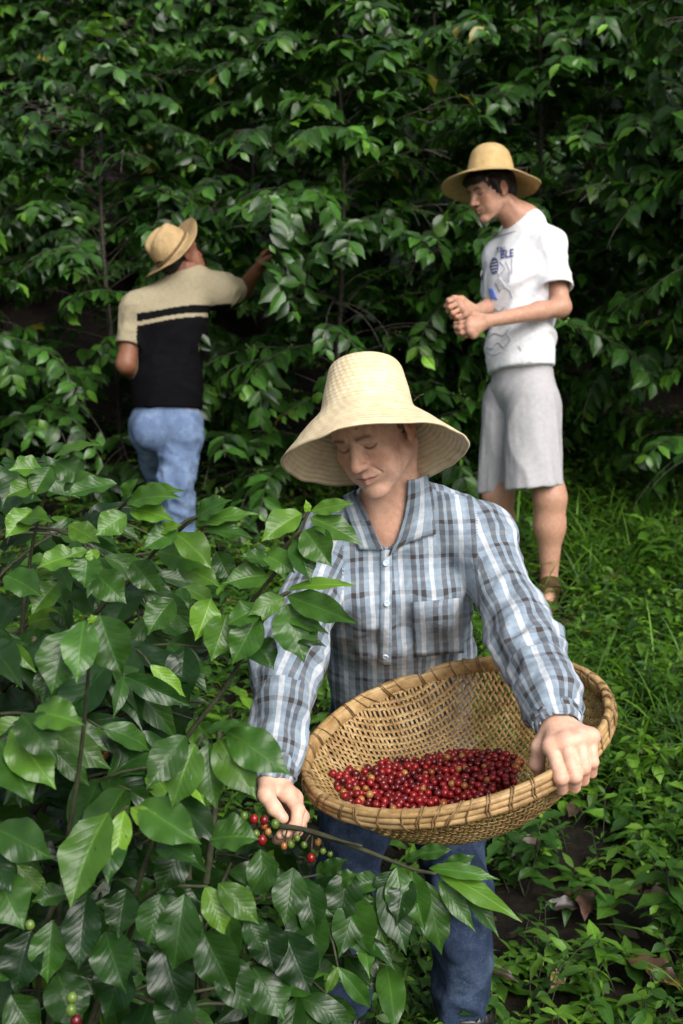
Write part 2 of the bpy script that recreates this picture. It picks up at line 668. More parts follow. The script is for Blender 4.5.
def denim_mat(name, c1, c2, c3):
    m, nt, b = new_mat(name)
    g = nd(nt, 'NewGeometry')
    n = nd(nt, 'TexNoise', {'Vector': g.outputs['Position'], 'Scale': 13.0, 'Detail': 6.0, 'Roughness': 0.65})
    n2 = nd(nt, 'TexNoise', {'Vector': g.outputs['Position'], 'Scale': 300.0, 'Detail': 2.0})
    f = mth(nt, 'ADD', mth(nt, 'MULTIPLY', n.outputs[0], 0.75), mth(nt, 'MULTIPLY', n2.outputs[0], 0.25))
    nt.links.new(ramp(nt, f, [(0.33, c1), (0.5, c2), (0.68, c3)]), b.inputs['Base Color'])
    b.inputs['Roughness'].default_value = 0.85
    b.inputs['Specular IOR Level'].default_value = 0.2
    cloth_bump(nt, b, scale=900.0, fold=8.0, s=0.5)
    return m


def straw_mat(name, c1, c2, c3, ringp=0.0085):
    m, nt, b = new_mat(name)
    uv = nd(nt, 'UVMap', uv_map='UVMap')
    sp = nd(nt, 'SeparateXYZ', {0: uv.outputs[0]})
    g = nd(nt, 'NewGeometry')
    n = nd(nt, 'TexNoise', {'Vector': g.outputs['Position'], 'Scale': 40.0, 'Detail': 5.0, 'Roughness': 0.65})
    st = nd(nt, 'Mapping', {'Vector': uv.outputs[0], 'Scale': (14.0, 900.0, 1.0)})
    n2 = nd(nt, 'TexNoise', {'Vector': st.outputs[0], 'Scale': 1.0, 'Detail': 3.0})
    ring = mth(nt, 'FRACT', mth(nt, 'DIVIDE', sp.outputs[1], ringp))
    rs = mth(nt, 'ABSOLUTE', mth(nt, 'SINE', mth(nt, 'MULTIPLY', ring, math.pi)))
    rowi = mth(nt, 'FLOOR', mth(nt, 'DIVIDE', sp.outputs[1], ringp))
    cr = mth(nt, 'SINE', mth(nt, 'ADD', mth(nt, 'MULTIPLY', sp.outputs[0], 240.0), mth(nt, 'MULTIPLY', rowi, 2.1)))
    f = mth(nt, 'ADD', mth(nt, 'MULTIPLY', n.outputs[0], 0.6), mth(nt, 'MULTIPLY', n2.outputs[0], 0.4))
    c = ramp(nt, f, [(0.3, c1), (0.5, c2), (0.7, c3)])
    seam = ramp(nt, rs, [(0.0, (0.62, 0.55, 0.45)), (0.35, (1.0, 1.0, 1.0))])
    c = mix(nt, 0.55, c, mix(nt, 1.0, c, seam, 'MULTIPLY'))
    nt.links.new(c, b.inputs['Base Color'])
    b.inputs['Roughness'].default_value = 0.6
    b.inputs['Specular IOR Level'].default_value = 0.3
    h = mth(nt, 'ADD', mth(nt, 'MULTIPLY', rs, 0.8), mth(nt, 'ADD', mth(nt, 'MULTIPLY', cr, 0.18), mth(nt, 'MULTIPLY', n2.outputs[0], 0.5)))
    bump(nt, b, h, 0.6, 0.0022)
    return m


def cane_mat(name, c1, c2, c3, scale=25):
    m, nt, b = new_mat(name)
    g = nd(nt, 'NewGeometry')
    n = nd(nt, 'TexNoise', {'Vector': g.outputs['Position'], 'Scale': scale, 'Detail': 6.0, 'Roughness': 0.7})
    nt.links.new(ramp(nt, n.outputs[0], [(0.32, c1), (0.5, c2), (0.7, c3)]), b.inputs['Base Color'])
    b.inputs['Roughness'].default_value = 0.5
    b.inputs['Specular IOR Level'].default_value = 0.4
    n2 = nd(nt, 'TexNoise', {'Vector': g.outputs['Position'], 'Scale': 300.0, 'Detail': 3.0})
    bump(nt, b, n2.outputs[0], 0.3, 0.001)
    return m


def cherry_mat(name, c1, c2, rough=0.27):
    m, nt, b = new_mat(name)
    g = nd(nt, 'ObjectInfo')
    tc = nd(nt, 'TexCoord')
    n = nd(nt, 'TexNoise', {'Vector': tc.outputs['Object'], 'Scale': 70.0, 'Detail': 3.0, 'W': 0.0}, noise_dimensions='4D')
    nt.links.new(mth(nt, 'MULTIPLY', g.outputs['Random'], 40.0), n.inputs['W'])
    f = mth(nt, 'ADD', mth(nt, 'MULTIPLY', g.outputs['Random'], 0.6), mth(nt, 'MULTIPLY', n.outputs[0], 0.4))
    nt.links.new(ramp(nt, f, [(0.2, c1), (0.75, c2)]), b.inputs['Base Color'])
    b.inputs['Roughness'].default_value = rough
    return m


def plain_mat(name, c, rough=0.6, spec=0.4):
    m, nt, b = new_mat(name)
    g = nd(nt, 'NewGeometry')
    n = nd(nt, 'TexNoise', {'Vector': g.outputs['Position'], 'Scale': 80.0, 'Detail': 4.0})
    c = np.array(c)
    nt.links.new(ramp(nt, n.outputs[0], [(0.3, tuple(c * 0.8)), (0.7, tuple(c * 1.15))]), b.inputs['Base Color'])
    b.inputs['Roughness'].default_value = rough
    b.inputs['Specular IOR Level'].default_value = spec
    return m


M_LEAF = leaf_mat('coffee_leaf')
M_WEED = leaf_mat('weed_leaf', rough=0.42, trans=0.3, detail=False)
M_BARK = bark_mat('coffee_bark', (0.016, 0.013, 0.009), (0.055, 0.045, 0.032))
M_TWIG = bark_mat('green_twig', (0.018, 0.018, 0.008), (0.045, 0.050, 0.018))
M_SKIN = skin_mat('skin')
M_PLAID = plaid_mat('plaid_cotton')
M_DENIM_DARK = denim_mat('dark_denim', (0.008, 0.014, 0.030), (0.02, 0.034, 0.068), (0.065, 0.095, 0.155))
M_DENIM = denim_mat('washed_denim', (0.065, 0.10, 0.18), (0.105, 0.155, 0.26), (0.19, 0.255, 0.37))
M_WHITE = cloth_mat('white_jersey', (0.66, 0.66, 0.68), (0.76, 0.76, 0.78))
M_SHORTS = cloth_mat('pale_grey_cotton', (0.35, 0.34, 0.35), (0.41, 0.40, 0.41), s=0.15)
M_SHORTS_TRIM = cloth_mat('warm_grey_cotton', (0.40, 0.37, 0.33), (0.50, 0.46, 0.41))
M_STRAW = straw_mat('pale_straw', (0.55, 0.42, 0.24), (0.71, 0.58, 0.37), (0.82, 0.72, 0.51))
M_STRAW_GOLD = straw_mat('golden_straw', (0.36, 0.235, 0.09), (0.50, 0.345, 0.15), (0.60, 0.44, 0.22), 0.006)
M_STRAW_TAN = straw_mat('tan_straw', (0.28, 0.18, 0.08), (0.42, 0.29, 0.14), (0.52, 0.38, 0.20), 0.006)
M_CANE = cane_mat('split_cane', (0.19, 0.105, 0.037), (0.37, 0.23, 0.09), (0.55, 0.39, 0.19))
M_RIM = cane_mat('rim_cane', (0.17, 0.09, 0.03), (0.38, 0.24, 0.10), (0.58, 0.41, 0.21), 18)
M_BIND = cane_mat('dark_binding', (0.07, 0.04, 0.015), (0.17, 0.10, 0.04), (0.34, 0.22, 0.10), 40)
M_RED = cherry_mat('ripe_cherry', (0.07, 0.003, 0.005), (0.25, 0.009, 0.011))
M_DARKRED = cherry_mat('overripe_cherry', (0.045, 0.004, 0.006), (0.12, 0.01, 0.012))
M_YEL = cherry_mat('turning_cherry', (0.26, 0.06, 0.015), (0.32, 0.17, 0.045))
M_GRN = cherry_mat('green_cherry', (0.05, 0.10, 0.015), (0.12, 0.19, 0.03), 0.3)
M_HAIR = plain_mat('dark_hair', (0.012, 0.009, 0.008), 0.55)
M_HAIR_GREY = plain_mat('greying_hair', (0.15, 0.11, 0.08), 0.6)
M_BAND = plain_mat('dark_hat_band', (0.02, 0.016, 0.012), 0.8)
M_BAND_BROWN = plain_mat('brown_hat_band', (0.13, 0.08, 0.035), 0.8)
M_RUBBER = plain_mat('black_rubber', (0.012, 0.012, 0.011), 0.35, 0.5)
M_LEATHER = plain_mat('brown_leather', (0.075, 0.04, 0.018), 0.5)
M_BUTTON = plain_mat('pale_button', (0.5, 0.6, 0.72), 0.3)
M_INK = plain_mat('blue_print', (0.05, 0.05, 0.20), 0.8)
M_INK_GREY = plain_mat('grey_print', (0.36, 0.36, 0.40), 0.8)
M_INK_PALE = plain_mat('pale_grey_print', (0.55, 0.55, 0.58), 0.8)
M_INK_SKY = plain_mat('sky_blue_print', (0.16, 0.24, 0.66), 0.8)


def polo_mat():
    m, nt, b = new_mat('striped_polo')
    uv = nd(nt, 'UVMap', uv_map='UVMap')
    a = nd(nt, 'Attribute', attribute_name='tint')
    g = nd(nt, 'NewGeometry')
    n = nd(nt, 'TexNoise', {'Vector': g.outputs['Position'], 'Scale': 120.0, 'Detail': 3.0})
    v = ramp(nt, n.outputs[0], [(0.3, (0.88, 0.88, 0.88)), (0.7, (1.08, 1.08, 1.08))])
    nt.links.new(mix(nt, 1.0, a.outputs['Color'], v, 'MULTIPLY'), b.inputs['Base Color'])
    b.inputs['Roughness'].default_value = 0.9
    b.inputs['Specular IOR Level'].default_value = 0.05
    cloth_bump(nt, b)
    return m


M_POLO = polo_mat()


def soil_mat():
    m, nt, b = new_mat('dark_soil')
    g = nd(nt, 'NewGeometry')
    n = nd(nt, 'TexNoise', {'Vector': g.outputs['Position'], 'Scale': 9.0, 'Detail': 8.0, 'Roughness': 0.7})
    n2 = nd(nt, 'TexVoronoi', {'Vector': g.outputs['Position'], 'Scale': 35.0})
    c = ramp(nt, n.outputs[0], [(0.3, (0.003, 0.0022, 0.0015)), (0.5, (0.007, 0.005, 0.003)), (0.7, (0.017, 0.011, 0.006))])
    nt.links.new(c, b.inputs['Base Color'])
    b.inputs['Roughness'].default_value = 0.9
    b.inputs['Specular IOR Level'].default_value = 0.2
    bump(nt, b, mth(nt, 'ADD', n.outputs[0], mth(nt, 'MULTIPLY', n2.outputs[0], 0.4)), 0.9, 0.03)
    return m


M_SOIL = soil_mat()


def dead_mat():
    m, nt, b = new_mat('dead_leaf_brown')
    a = nd(nt, 'Attribute', attribute_name='tint')
    g = nd(nt, 'NewGeometry')
    n = nd(nt, 'TexNoise', {'Vector': g.outputs['Position'], 'Scale': 50.0, 'Detail': 5.0})
    nt.links.new(mix(nt, 1.0, a.outputs['Color'], ramp(nt, n.outputs[0], [(0.3, (0.5, 0.5, 0.5)), (0.7, (1.4, 1.35, 1.3))]), 'MULTIPLY'), b.inputs['Base Color'])
    b.inputs['Roughness'].default_value = 0.45
    bump(nt, b, n.outputs[0], 0.5, 0.004)
    return m


M_DEAD = dead_mat()


# ---------------------------------------------------------------- ground
def gz(x, y):
    x = np.asarray(x, float); y = np.asarray(y, float)
    z = 0.1 + 0.147 * (y - 2.29) + 0.34 * np.maximum(y - 6.6, 0) + 0.12 * np.maximum(y - 9.0, 0)
    z = z + 0.10 * (noise3(np.stack([x * 0.9, y * 0.9, x * 0], -1), 3) - 0.5) + 0.03 * (noise3(np.stack([x * 4, y * 4, x * 0], -1), 4) - 0.5)
    return z


def gpix(px, py):
    """Point of the ground seen at a pixel."""
    lo = 1.0
    for d in np.arange(1.2, 16, 0.01):
        p = at(px, py, d)
        if p[2] < gz(p[0], p[1]):
            return np.array([p[0], p[1], float(gz(p[0], p[1]))])
    return at(px, py, 16)


def build_ground():
    xs = np.concatenate([np.linspace(-60, -5, 30)[:-1], np.linspace(-5, 5, 140), np.linspace(5, 60, 30)[1:]])
    ys = np.concatenate([np.linspace(-30, 0, 15)[:-1], np.linspace(0, 9, 130), np.linspace(9, 60, 40)[1:]])
    X, Y = np.meshgrid(xs, ys)
    Z = gz(X, Y)
    V = np.stack([X, Y, Z], -1).reshape(-1, 3)
    nx, ny = len(xs), len(ys)
    i, j = np.meshgrid(np.arange(nx - 1), np.arange(ny - 1))
    q = (j * nx + i).ravel()
    F = np.stack([q, q + 1, q + nx + 1, q + nx], 1)
    tag(obj('ground', V, F, M_SOIL), kind='structure')


build_ground()


# ---------------------------------------------------------------- leaves
def leaf_template(nl, nw, wav=0.05):
    v = np.linspace(0, 1, nl + 1)
    w = np.sin(np.pi * np.clip(v, 0, 1) ** 0.86) ** 1.0
    w = w * np.where(v > 0.72, 1 - 0.62 * ((v - 0.72) / 0.28) ** 0.8 * (1 - (v - 0.72) / 0.28 * 0.2), 1)
    w[0] = 0.02; w[-1] = 0.012
    s = np.linspace(-1, 1, nw + 1)
    return v, w, s


def leaf_arrays(P, D, N, L, W, bend, tint, nl=6, nw=4, rng=None, fold=0.28, wave=0.07, twist=0.25):
    """Many curved leaves at once: base P, direction D, face normal N, length L, full width W, bend (radians, droop)."""
    rng = rng or np.random.default_rng(0)
    P, D, N = np.asarray(P), unit(D), np.asarray(N)
    n = len(P)
    N = unit(N - np.sum(N * D, 1, keepdims=True) * D)
    S = np.cross(D, N)
    v, w, s = leaf_template(nl, nw)
    c = np.where(np.abs(bend) < 0.05, 0.05, bend)[:, None]
    y = np.sin(c * v) / c
    z = -(1 - np.cos(c * v)) / c
    # rows: (n, nl+1)
    ph = rng.uniform(0, 6.28, (n, 1, 1)); fq = rng.uniform(2.2, 3.6, (n, 1, 1))
    tw = rng.normal(0, twist, (n, 1, 1)) * v[None, :, None]
    fo = rng.normal(fold, 0.1, (n, 1, 1))
    hw = (W[:, None] / 2)[:, :, None] * w[None, :, None]
    sx = s[None, None, :]
    lx = hw * sx * np.cos(np.clip(fo, 0, 1.0))
    lz = hw * np.abs(sx) * np.sin(fo) + hw * sx * np.sin(tw) * 0.8
    lz = lz + W[:, None, None] * wave * np.sin(fq * 2 * math.pi * v[None, :, None] + ph + (sx > 0) * 1.7) * np.abs(sx) ** 1.5 * np.sin(np.pi * v)[None, :, None] ** 0.5
    # local normal direction follows the bend
    ny_, nz_ = np.sin(c * v)[:, :, None], np.cos(c * v)[:, :, None]
    Y = (L[:, None] * y)[:, :, None] + lz * ny_
    Z = (L[:, None] * z)[:, :, None] + lz * nz_
    V = P[:, None, None, :] + lx[..., None] * S[:, None, None, :] + Y[..., None] * D[:, None, None, :] + Z[..., None] * N[:, None, None, :]
    m = (nl + 1) * (nw + 1)
    i, j = np.meshgrid(np.arange(nw), np.arange(nl))
    q = (j * (nw + 1) + i).ravel()
    F0 = np.stack([q, q + 1, q + nw + 2, q + nw + 1], 1)
    F = (np.arange(n)[:, None, None] * m + F0[None]).reshape(-1, 4)
    uvv = np.stack(np.broadcast_arrays(0.5 + 0.5 * s[None, :] * np.maximum(w, 0.15)[:, None], v[:, None]), -1).reshape(-1, 2)
    uv = np.broadcast_to(uvv[F0.ravel()][None], (n, F0.size, 2)).reshape(-1, 2)
    col = np.repeat(tint, m, axis=0)
    return V.reshape(-1, 3), F, uv, col


def tints(rng, young, n, wild=0.25, odd_share=0.0025):
    """Albedo per leaf: old dark green to fresh yellow green."""
    old = np.array([0.007, 0.027, 0.005]); mid = np.array([0.035, 0.098, 0.012]); new = np.array([0.13, 0.26, 0.02])
    y = np.clip(young + rng.normal(0, 0.10, n), 0, 1)[:, None]
    odd = rng.random((n, 1))
    c = np.where(y < 0.5, old + (mid - old) * (y / 0.5), mid + (new - mid) * ((y - 0.5) / 0.5))
    c = np.where(odd < odd_share, np.array([0.16, 0.14, 0.02]), c)
    return c * np.exp(rng.normal(0, wild, (n, 1)))


class Coffee:
    """A coffee tree grown branch by branch: arching side branches that carry opposite leaf pairs."""
    def __init__(s, seed, H, R, leafL=0.14, whorl=0.060, low=0.2, node=0.050, sec=4, young=0.25, lean=(0, 0)):
        rng = s.rng = np.random.default_rng(seed)
        s.P, s.D, s.N, s.L, s.Y = [], [], [], [], []
        s.branches, s.fruit = [], []
        t = np.linspace(0, 1, 12)
        s.trunk = np.stack([lean[0] * t ** 1.3 + 0.03 * np.sin(t * 5 + seed), lean[1] * t ** 1.3 + 0.03 * np.cos(t * 4 + seed), t * H], 1)
        s.H = H
        az = rng.uniform(0, 6.28)
        h = low
        while h < H:
            f = h / H
            for sgn in (0, math.pi):
                L = R * min(1.0, 0.28 + (1 - f) * 1.25) * rng.uniform(0.72, 1.15)
                p0 = np.array([np.interp(f, t, s.trunk[:, 0]), np.interp(f, t, s.trunk[:, 1]), h])
                s.branch(p0, az + sgn + rng.normal(0, 0.25), 0.30 + 0.55 * f + rng.normal(0, 0.12), rng.uniform(0.9, 1.5), L, 0.0040, True, node, leafL, sec, young, f)
            az += 1.35 + rng.normal(0, 0.25)
            h += whorl * rng.uniform(0.75, 1.25)
        # leader tip
        s.branch(s.trunk[-1], az, 1.3, 0.6, 0.22, 0.004, False, node, leafL * 0.8, 0, young + 0.3, 1.0)

    def branch(s, p0, az, el, droop, L, r, primary, node, leafL, sec, young, f):
        rng = s.rng
        n = max(5, int(L / 0.06) + 2)
        t = np.linspace(0, 1, n)
        e = el - droop * t ** 1.2
        a = az + np.cumsum(rng.normal(0, 0.05, n))
        dirs = np.stack([np.cos(e) * np.cos(a), np.cos(e) * np.sin(a), np.sin(e)], 1)
        pts = p0 + np.concatenate([[np.zeros(3)], np.cumsum(dirs[:-1] * (L / (n - 1)), 0)])
        s.branches.append((pts, np.linspace(r, 0.0016, n)))
        t0 = 0.22 if primary else 0.12
        nn = max(2, int(L * (1 - t0) / node))
        for k in range(nn + 1):
            tt = t0 + (1 - t0) * (k + rng.uniform(-0.2, 0.2)) / nn
            tt = min(max(tt, 0), 1)
            p = np.array([np.interp(tt, t, pts[:, x]) for x in range(3)])
            d = unit(np.array([np.interp(tt, t, dirs[:, x]) for x in range(3)]))
            side = unit(np.cross(d, [0, 0, 1.0]))
            upn = np.cross(side, d)
            for sg in (-1, 1):
                if rng.random() < 0.07: continue
                D = side * sg * rng.uniform(0.5, 1.0) + d * rng.uniform(0.25, 0.85) + np.array([0, 0, -1]) * rng.uniform(-0.05, 0.5) + rng.normal(0, 0.12, 3)
                N = upn + np.array([0, 0, 0.5]) + d * 0.35 + rng.normal(0, 0.25, 3)
                tipf = 1 - 0.45 * max(0, (tt - 0.75) / 0.25) * rng.uniform(0.3, 1.3)
                s.P.append(p); s.D.append(D); s.N.append(N)
                s.L.append(leafL * rng.uniform(0.72, 1.18) * tipf)
                s.Y.append(young + 0.38 * max(0, (tt - 0.72) / 0.28) * rng.uniform(0, 1.2))
            if primary and f < 0.85 and 0.2 < tt < 0.75 and rng.random() < 0.35:
                s.fruit.append((p, rng.integers(3, 8)))
        if primary:
            for _ in range(sec):
                tt = rng.uniform(0.25, 0.8)
                p = np.array([np.interp(tt, t, pts[:, x]) for x in range(3)])
                s.branch(p, az + rng.choice([-1, 1]) * rng.uniform(0.5, 1.1), np.interp(tt, t, e) + rng.normal(0.05, 0.2), droop * 0.8, L * rng.uniform(0.28, 0.5), 0.003, False, node, leafL * 0.95, 0, young, f)

    def leaves(s, base, keep=None, nl=6, nw=4):
        P = np.array(s.P) + base; D, N, L, Y = np.array(s.D), np.array(s.N), np.array(s.L), np.array(s.Y)
        cl = noise3((P + base) * 2.6, 6) + 0.35 * (noise3((P + base) * 7.0, 8) - 0.5)
        k = cl > 0.30 + 0.16 * np.clip(1 - (P[:, 2] - base[2]) / 1.25, 0, 1)
        P, D, N, L, Y = P[k], D[k], N[k], L[k], Y[k] + 0.3 * (cl[k] - 0.5)
        if keep is not None:
            C = P + unit(D) * L[:, None] * 0.55
            k = keep(C) & keep(P + unit(D) * L[:, None])
            P, D, N, L, Y = P[k], D[k], N[k], L[k], Y[k]
        rng = s.rng
        W = L * rng.uniform(0.45, 0.58, len(L))
        return leaf_arrays(P, D, N, L, W, rng.uniform(0.2, 0.8, len(L)), tints(rng, Y - 0.03, len(L), 0.40), nl, nw, rng)

    def sticks(s, base, keep=None, sides=5):
        b = Buf()
        for pts, r in s.branches:
            p = pts + base
            if keep is not None:
                k = keep(p)
                if not k.all():
                    m = int(np.argmin(k))
                    if m < 3: continue
                    p, r = p[:m], r[:m]
            b.add(*tube(p, r, sides))
        return b.get()[:2]

    def trunk_mesh(s, base, r0=0.018):
        return tube(s.trunk + base + np.array([0, 0, 0]), np.linspace(r0, 0.007, 12), 8)


_u = np.linspace(0, math.pi, 6)
_a = np.arange(8) * 2 * math.pi / 8
SPH_V = np.array([[math.sin(p) * math.cos(q), math.sin(p) * math.sin(q), math.cos(p)] for p in np.clip(_u, 0.05, math.pi - 0.05) for q in _a])
SPH_F = np.array([[i * 8 + j, (i + 1) * 8 + j, (i + 1) * 8 + (j + 1) % 8, i * 8 + (j + 1) % 8] for i in range(5) for j in range(8)])


def fruit_mesh(tree, base, lim, keep=None):
    """Small clusters of fruit set close on the branches."""
    b = Buf(); rng = tree.rng
    for p, k in tree.fruit[:lim]:
        p = p + base
        if keep is not None and not keep(p[None])[0]: continue
        for _ in range(k):
            b.add(SPH_V * np.array([1, 1, 1.15]) * rng.uniform(0.005, 0.0075) + p + rng.normal(0, 0.011, 3), SPH_F)
    return b.get()[:2] if b.n else None


def plant_tree(name, tree, base, label, cat, group=None, keep=None, nl=6, nw=4, r0=0.018, fruit=0, fm=None):
    base = np.array(base, float)
    root = thing(name, base, label, cat, group)
    V, F = tree.trunk_mesh(base, r0); obj('trunk', V, F, M_BARK, root)
    V, F = tree.sticks(base, keep); obj('branches', V, F, M_BARK, root)
    V, F, uv, col = tree.leaves(base, keep, nl, nw)
    obj('crown', V, F, M_LEAF, root, uv=uv, col=col)
    if fruit:
        r = fruit_mesh(tree, base, fruit, keep)
        if r: tag(obj('berries', r[0], r[1], fm or M_GRN, root), kind='stuff')
    return root


def copy_thing(root, loc, rz, sc=1.0, label=None, group=None):
    r = root.copy(); COL.objects.link(r)
    r.location = loc; r.rotation_euler = (0, 0, rz); r.scale = (sc, sc, sc)
    if label: r['label'] = label
    if group: r['group'] = group
    for ch in list(root.children):
        c = ch.copy(); COL.objects.link(c); c.parent = r
        for g in list(ch.children):
            e = g.copy(); COL.objects.link(e); e.parent = c
    return r


def G(x, y):
    return (x, y, float(gz(x, y)))


# keep the leaves of the near row off the two men behind the woman
def keep_men(C):
    px, py, d = proj(C)
    m1 = (d < 6.0) & (px > 108) & (px < 186 + np.where((py > 410), 6, 0)) & (py > 205) & (py < 540)
    m1 |= (d < 6.1) & (px > 185) & (px < 272) & (py > 228) & (py < 294)
    m1 |= (d < 5.75) & (px > 130) & (px < 205) & (py > 205) & (py < 300)
    m2 = (d < 5.55) & (px > 436) & (px < 574) & (py > 128) & (py < 610)
    near = d < 4.3
    return ~(m1 | m2 | near)


def build_trees():
    t = Coffee(11, 2.45, 1.0, 0.128)
    plant_tree('coffee_tree', t, G(-0.02, 6.15), 'leafy coffee tree the man in the striped polo is picking from', 'coffee tree', 'coffee trees of the near row', keep_men, fruit=60)
    t = Coffee(12, 3.0, 1.05, 0.130)
    plant_tree('coffee_tree', t, G(1.0, 6.55), 'tall coffee tree right behind the young man in the white t-shirt', 'coffee tree', 'coffee trees of the near row', keep_men, fruit=60)
    t = Coffee(13, 3.2, 1.0, 0.135, young=0.3)
    plant_tree('coffee_tree', t, G(1.95, 5.75), 'tall coffee tree at the right edge beside the young man in shorts', 'coffee tree', 'coffee trees of the near row', keep_men, fruit=80, fm=M_RED)
    t = Coffee(14, 2.15, 1.05, 0.126)
    v1 = plant_tree('coffee_tree', t, G(-1.25, 6.75), 'low rounded coffee tree behind the man with the tan hat', 'coffee tree', 'coffee trees of the near row', keep_men)
    t = Coffee(15, 2.05, 1.0, 0.126)
    v2 = plant_tree('coffee_tree', t, G(-2.25, 6.1), 'low coffee tree at the left edge beside the man with the tan hat', 'coffee tree', 'coffee trees of the near row', keep_men)
    t = Coffee(16, 2.7, 1.1, 0.130)
    v3 = plant_tree('coffee_tree', t, G(-0.55, 8.3), 'coffee tree up the slope above the tan hat', 'coffee tree', 'coffee trees of the second row')
    t = Coffee(17, 2.9, 1.1, 0.130)
    v4 = plant_tree('coffee_tree', t, G(0.55, 8.1), 'coffee tree up the slope showing left of the golden hat', 'coffee tree', 'coffee trees of the second row')
    rng = np.random.default_rng(5)
    src = [v3, v4, v1, v2]
    far = 'shaded coffee tree of the far rows high on the hillside'
    for i, (x, y, s, lb) in enumerate([
        (1.65, 8.2, 1.05, 'coffee tree up the slope between the golden hat and the right-hand tree'),
        (2.8, 7.6, 1.1, None), (-1.75, 8.5, 0.95, 'coffee tree up the slope above the low rounded tree'), (-2.95, 8.3, 0.95, 'coffee tree up the slope above the tree at the left edge'),
        (-3.3, 10.4, 1, None), (-2.1, 10.7, 1, None), (-0.95, 10.4, 1.05, None), (0.2, 10.6, 1.1, None), (1.4, 10.4, 1.1, None), (2.6, 10.5, 1.1, None),
        (-4.2, 12.8, 1, None), (-3.0, 13.1, 1.0, None), (-1.8, 12.9, 1.1, None), (-0.5, 13.0, 1.1, None), (0.8, 13.0, 1.1, None), (2.1, 12.9, 1.2, None),
        (-5.0, 15.4, 1.1, None), (-3.6, 15.6, 1.1, None), (-2.2, 15.4, 1.1, None), (-0.7, 15.5, 1.1, None), (0.8, 15.4, 1.2, None), (2.3, 15.4, 1.2, None)]):
        copy_thing(src[i % 4 if y < 9 else i % 2], G(x, y), rng.uniform(0, 6.28), s, lb or far, 'coffee trees of the second row' if lb else 'coffee trees of the far rows')


build_trees()


# ---------------------------------------------------------------- people
def basis(yaw, pitch, roll):
    """Frame for a head or hat: X to the picture's right, Y where it faces, Z up.
    yaw turns the face to the picture's left, pitch down, roll lifts its right side."""
    y, p, r = rad(yaw), rad(pitch), rad(roll)
    X, Y, Z = RT.copy(), -FWD.copy(), UPV.copy()
    X0, Z0 = X, Z
    X1 = X0 * math.cos(y) + Y * math.sin(y)
    Y1 = Y * math.cos(y) - X0 * math.sin(y)
    Y2 = Y1 * math.cos(p) - Z0 * math.sin(p)
    Z2 = Z0 * math.cos(p) + Y1 * math.sin(p)
    M = np.stack([X1, Y2, Z2], 1)
    # roll about the viewing axis
    c, s = math.cos(r), math.sin(r)
    Rm = lambda v: (v @ RT) * (RT * c + UPV * s) + (v @ UPV) * (UPV * c - RT * s) + (v @ FWD) * FWD
    return np.stack([Rm(M[:, i]) for i in range(3)], 1)


